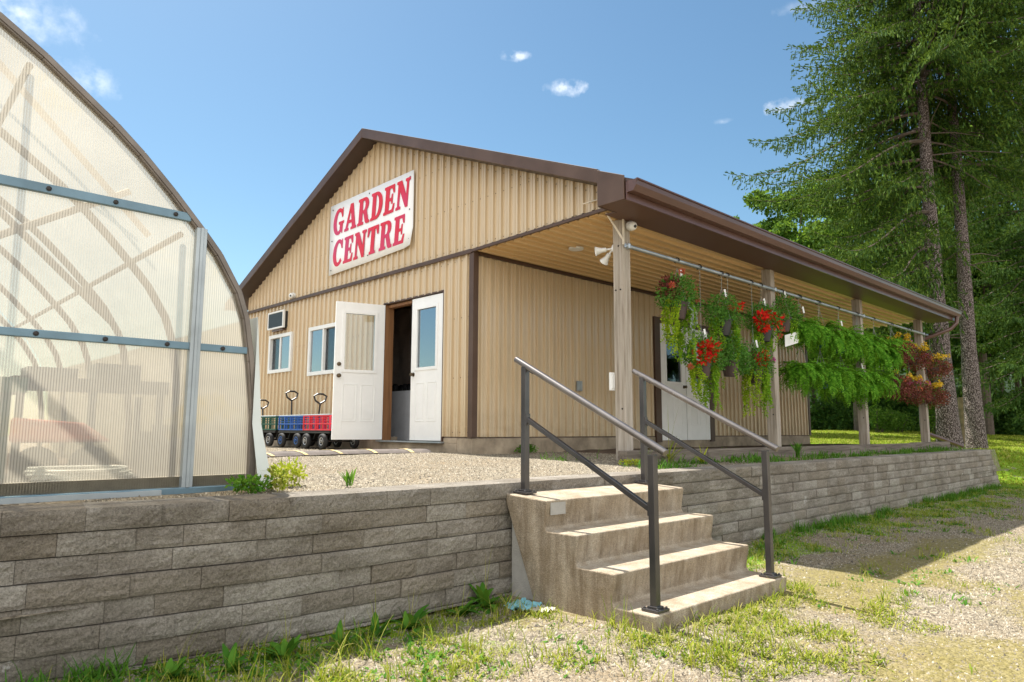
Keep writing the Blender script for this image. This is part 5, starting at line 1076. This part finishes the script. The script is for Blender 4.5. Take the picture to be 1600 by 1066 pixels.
bl(1630, 33, 90, 4.8, 'tallest leafy tree at the right edge behind the dark spruce', 34000, 'wood_leaf', .2)
# woodland mass
parts = []; rn = random.Random(11)
for i in range(420):
    px_ = rn.uniform(1150, 1720); d = rn.uniform(36, 43); zt = rn.uniform(0.3, 1)**.8*9.5; b = pt_at(px_, 690, d); c = (b.x, b.y, .9+zt); m_ = 260; r = rn.uniform(.7, 1.4)
    dd = unit(rng.normal(size=(m_, 3))); P = np.array(c)+dd*(r*rng.random(m_)**.4)[:, None]*np.array([1, 1, .75]); D = rng.normal(size=(m_, 3)); D[:, 2] -= .4; parts.append(blades(P, D, U(.14, .3, m_), U(.1, .2, m_)))
for i in range(260):
    px_ = rn.uniform(1200, 1720); d = rn.uniform(34.5, 38); b = pt_at(px_, 690, d); c = (b.x, b.y, .7+rn.uniform(.1, 2.2)); m_ = 200; r = rn.uniform(.4, .8)
    dd = unit(rng.normal(size=(m_, 3))); P = np.array(c)+dd*(r*rng.random(m_)**.4)[:, None]; D = rng.normal(size=(m_, 3)); parts.append(blades(P, D, U(.1, .22, m_), U(.07, .15, m_)))
V, Fc = cat_mesh(parts); tag(np_obj('woodland', V, Fc, 'wood_leaf'), kind='stuff')
mb = MB()
for i in range(40):
    b = pt_at(rn.uniform(1200, 1700), 690, rn.uniform(37, 42)); mb.tube([(b.x, b.y, .4), (b.x+rn.uniform(-.4, .4), b.y, 5), (b.x+rn.uniform(-.6, .6), b.y, 9)], [.16, .12, .06], 7)
tag(mb.build('woodland_trunks', 'twig_bark', fix=False), kind='stuff')
# dark ground and hill of wood far behind so no bare horizon shows between stems
hl = MB(); hv = []; cols_ = 60
for i in range(cols_):
    q = pt_at(1050+i*16, 690, 47+1.5*math.sin(i*.7))
    for j in range(9): hv.append((q.x+j*.9*F.x+.5*math.sin(i*1.9+j), q.y+j*.9*F.y, .3+8.5*math.sin(j/8*1.57)*(.8+.15*math.sin(i*.45)+.06*math.sin(i*1.7))))
hl.add(hv, [(i*9+j, (i+1)*9+j, (i+1)*9+j+1, i*9+j+1) for i in range(cols_-1) for j in range(8)]); tag(hl.build('wooded_hill', 'hill_green', smooth=True, fix=False), kind='structure')
def shrub(px, d, w, h, lab, mat, size=.09, n=1800):
    b = pt_at(px, 690, d); b.z = .72; t = empty('shrub', tuple(b), lab, 'shrub', 'shrubs along the wood edge'); mb = MB(); rn = random.Random(int(px)); parts = []
    for i in range(9):
        a = rn.uniform(0, 6.28); e = Vector((b.x+w*.8*math.cos(a)*rn.random(), b.y+w*.8*math.sin(a)*rn.random(), b.z+h*rn.uniform(.5, 1))); mb.tube([b-Vector((0, 0, .1)), (b+e)/2+Vector((0, 0, .1)), e], [.025, .018, .008], 5); m_ = n//9
        dd = unit(rng.normal(size=(m_, 3))); P = np.array(e)*.75+np.array(b)*.25+dd*(w*.55*rng.random(m_)**.45)[:, None]*np.array([1, 1, h/w*.7]); D = rng.normal(size=(m_, 3)); parts.append(blades(P, D, U(size*.7, size*1.3, m_), U(size*.5, size, m_)))
    mb.build('stems', 'twig_bark', t, fix=False); V, Fc = cat_mesh(parts); np_obj('leaves', V, Fc, mat, t)
shrub(1372, 31, 1.0, 1.4, 'broad pale leaved shrub between the third and last porch posts', 'broad_leaf')
shrub(1405, 32, .8, 1.2, 'low shrub at the wood edge left of the last porch post', 'broad_leaf')
shrub(1462, 30, .5, 2.2, 'slim bright sapling between the last porch post and the left spruce trunk', 'broad_leaf')
b = pt_at(1512, 700, 21.5); sp_ = MB(); sp_.tube([(b.x, b.y, .5), (b.x+.02, b.y, 1.2), (b.x-.01, b.y, 2.12)], [.20, .17, .165], 16); tag(sp_.build('tree_stump', 'stump_wood', smooth=False), 'tall brown cut tree stump standing between the two spruce trunks', 'stump')

# grass and weeds ----------------------------------------------------------
def tufts(name, n, fx, fy, zf, keep, mat, Lr, per=7, w=.006, spread=.03, elr=(.7, 1.5), leaf=False, k=3, dr=(.3, 1.5)):
    x = fx(n); y = fy(n); ok = keep(x, y); x, y = x[ok], y[ok]; m_ = len(x); s = U(.5, 1.2, m_)
    X = np.repeat(x, per)+rng.normal(size=m_*per)*spread; Y = np.repeat(y, per)+rng.normal(size=m_*per)*spread; Sx = np.repeat(s, per); nn = m_*per
    V, Fc = strips(np.stack([X, Y, zf(X, Y)-.004], -1), U(0, 6.28, nn), U(*elr, nn), U(*Lr, nn)*Sx, w*U(.6, 1.3, nn), U(*dr, nn), k, leaf)
    return tag(np_obj(name, V, Fc, mat), kind='stuff')
def not_steps(x, y): return ~((x > 3.17) & (x < 4.75) & (y > 2.24)) & (y < wall_y(x)-.02)
def kgrass(x, y): return not_steps(x, y) & (rng.random(len(x)) < 1.0*np.clip(cover(x, y), 0, 1)*(vnoise(x, y, .16, 31) > .42)*(.4+vnoise(x, y, .7, 33)))
tufts('grass', 15000, lambda n: near(n, .2, 16, 1.5), lambda n: U(.6, 3.55, n), gz, kgrass, 'grass_leaf', (.03, .11), 7, .0045, .02)
tufts('low_weeds', 9000, lambda n: near(n, .2, 16.5, 1.4), lambda n: 3.5-2.4*rng.random(n)**1.6, gz, lambda x, y: kgrass(x, y) & (vnoise(x, y, .5, 41) > .3), 'weed_leaf', (.02, .06), 7, .016, .03, (.2, 1.2), True, 3, (.2, 1.4))
tufts('sparse_gravel_weeds', 1500, lambda n: U(3, 15, n), lambda n: U(-.2, 3.2, n), gz, lambda x, y: not_steps(x, y) & (vnoise(x, y, .9, 51) > .60), 'grass_leaf', (.015, .05), 6, .007, .03, (.1, 1.2), True)
tufts('wall_foot_grass', 2600, lambda n: near(n, .3, 16.5, 1.3), lambda n: U(0, 1, n), gz, lambda x, y: np.ones(len(x), bool), 'weed_leaf', (.04, .13), 6, .007, .02) if False else None
x_ = near(2000, .3, 16.5, 1.1); y_ = wall_y(x_)-.02-np.abs(rng.normal(size=2000))*.09; ok = ~((x_ > 3.15) & (x_ < 4.77)) & (vnoise(x_, y_, .22, 61) > .55); x_, y_ = x_[ok], y_[ok]
nn = len(x_)*6; X = np.repeat(x_, 6)+rng.normal(size=nn)*.02; Y = np.minimum(np.repeat(y_, 6)+rng.normal(size=nn)*.02, wall_y(X)-.015); V, Fc = strips(np.stack([X, Y, gz(X, Y)-.004], -1), U(0, 6.28, nn), U(.8, 1.5, nn), U(.05, .17, nn), U(.004, .010, nn), U(.2, 1.4, nn), 4); tag(np_obj('wall_foot_grass', V, Fc, 'weed_leaf'), kind='stuff')
x_ = np.concatenate([U(3.1, 4.9, 130), U(3.02, 3.18, 60)]); y_ = np.concatenate([2.21-np.abs(rng.normal(size=130))*.12, U(2.2, 3.2, 60)]); kp_ = vnoise(x_, y_, .13, 91) > .42; x_, y_ = x_[kp_], y_[kp_]; nn = len(x_)*6; X = np.repeat(x_, 6)+rng.normal(size=nn)*.02; Y = np.repeat(y_, 6)+rng.normal(size=nn)*.015
V, Fc = strips(np.stack([X, Y, gz(X, Y)-.004], -1), U(0, 6.28, nn), U(.5, 1.5, nn), U(.03, .11, nn), U(.004, .009, nn), U(.3, 1.6, nn), 4); tag(np_obj('step_foot_grass', V, Fc, 'grass_leaf'), kind='stuff')
tufts('foreground_weeds', 5200, lambda n: U(.8, 5.0, n), lambda n: U(1.3, 3.1, n), gz, lambda x, y: not_steps(x, y) & (vnoise(x, y, .28, 37)+.4*vnoise(x, y, 1.1, 38) > .72+.25*sst(x, 3.4, 5)), 'grass_leaf', (.02, .07), 7, .007, .025, (.2, 1.4), True, 3, (.2, 1.6))
tufts('tall_grass', 420, lambda n: near(n, 1.2, 5.5, 1.2), lambda n: U(1.6, 3.2, n), gz, lambda x, y: not_steps(x, y) & (vnoise(x, y, .35, 35) > .5), 'grass_leaf', (.09, .22), 6, .006, .02, (.9, 1.5), False, 5, (.4, 1.8))
tufts('lawn_grass', 26000, lambda n: U(17, 42, n), lambda n: U(1.5, 16, n), gz, lambda x, y: cover(x, y) > .7, 'grass_leaf', (.04, .09), 5, .02, .08)
tufts('yard_weeds', 2200, lambda n: U(5.5, 16.5, n), lambda n: np.where(rng.random(n) < .7, U(3.75, 4.38, n), U(4.6, 5.4, n)), yz, lambda x, y: vnoise(x, y, .4, 71) > .62, 'weed_leaf', (.03, .13), 6, .010, .03, (.6, 1.5), True)
def weed(x, y, z, lab, n, L, w, mat='weed_leaf', el=(.4, 1.4), dr=(.3, 1.6), stalk=0):
    t = empty('weed_plant', (x, y, z), lab, 'weed', 'weeds growing in the gravel')
    P = np.array([x, y, z-.005])+rng.normal(size=(n, 3))*np.array([.014, .014, 0]); V, Fc = strips(P, U(0, 6.28, n), U(*el, n), U(L*.55, L, n), U(w*.7, w*1.2, n), U(*dr, n), 6, True); np_obj('leaves', V, Fc, mat, t)
    if stalk:
        m_ = stalk; V, Fc = strips(np.repeat([[x, y, z]], m_, 0).astype(float), U(0, 6.28, m_), U(1.1, 1.5, m_), U(L*1.0, L*1.9, m_), .004, U(0, .6, m_), 6); np_obj('stalks', V, Fc, 'grass_leaf', t)
        parts = []
for a in ((2.95, 3.33, 0, 'tall dock like weed against the wall just left of the steps', 16, .24, .045), (2.72, 3.28, 0, 'broad leafed weed at the wall foot a little left of the steps', 14, .17, .045), (2.35, 3.27, 0, 'broad green dandelion clump at the middle of the left wall foot', 18, .17, .042),
    (2.12, 3.25, 0, 'dandelion clump by the wall with upright toothed leaves', 16, .16, .04), (1.9, 3.2, 0, 'low dark weed clump in the shade of the left wall', 14, .14, .04), (1.62, 3.23, 0, 'leafy weed growing up the lowest blocks of the left wall', 14, .17, .036), (1.35, 3.22, 0, 'weed clump against the wall below the greenhouse', 12, .16, .04), (1.12, 3.27, 0, 'weed with thin stalks at the far left foot of the wall', 12, .17, .04)):
    weed(a[0], a[1], float(gz(a[0], a[1])), a[3], a[4], a[5], a[6], stalk=3)
weed(2.35, 3.95, PL, 'single upright weed in the gravel above the left wall', 16, .13, .016, 'weed_leaf', (1.0, 1.5), (.1, .8))
def bushy(x, y, z, lab, mat, r, h, n, size):
    t = empty('weed_bush', (x, y, z), lab, 'weed', 'bushy weeds on the gravel yard'); V, Fc = blob(n, (x, y, z+h*.5), r, r, h*.55, size, .2); np_obj('leaves', V, Fc, mat, t)
    m_ = 14; V, Fc = strips(np.repeat([[x, y, z]], m_, 0)+rng.normal(size=(m_, 3))*[.03, .03, 0], U(0, 6.28, m_), U(.9, 1.5, m_), U(h*.6, h*1.3, m_), .005, U(0, .5, m_), 4); np_obj('stems', V, Fc, 'grass_leaf', t)
bushy(1.70, 3.93, PL, 'low dark green weed at the base of the greenhouse corner', 'weed_leaf', .12, .08, 320, .03)
bushy(1.86, 3.93, PL, 'dry grassy weed at the foot of the greenhouse skirt', 'grass_leaf', .07, .13, 160, .03)
bushy(2.04, 4.12, PL, 'yellow green bushy weed beside the greenhouse corner', 'yellow_weed', .10, .16, 320, .026)
bushy(2.30, 4.9, PL, 'small yellow green weed in the gravel behind the bushy one', 'yellow_weed', .08, .09, 160, .022)
weed(6.05, 4.35, PL+.01, 'long leafed weed at the left foot of the first porch post', 16, .26, .016, 'weed_leaf', (.8, 1.5), (.2, 1.6), 3)
weed(6.42, 4.32, PL+.01, 'curling grassy weed at the right foot of the first porch post', 18, .34, .016, 'grass_leaf', (.7, 1.5), (.6, 2.2), 3)
weed(6.85, 4.18, PL+.01, 'bright weed between the timber edging and the wall behind the steps', 16, .24, .018, 'yellow_weed', (.7, 1.5), (.2, 1.6), 2)
bushy(5.75, 4.3, PL, 'low yellow green weed on the gravel before the first porch post', 'yellow_weed', .14, .06, 260, .024)
weed(8.9, 4.05, PL+.01, 'iris like upright weed behind the wall beyond the handrail', 30, .24, .020, 'weed_leaf', (1.1, 1.5), (0, .7))
bushy(6.75, 6.80, PL+.03, 'dark green weed growing against the shop foundation', 'weed_leaf', .16, .12, 380, .035)
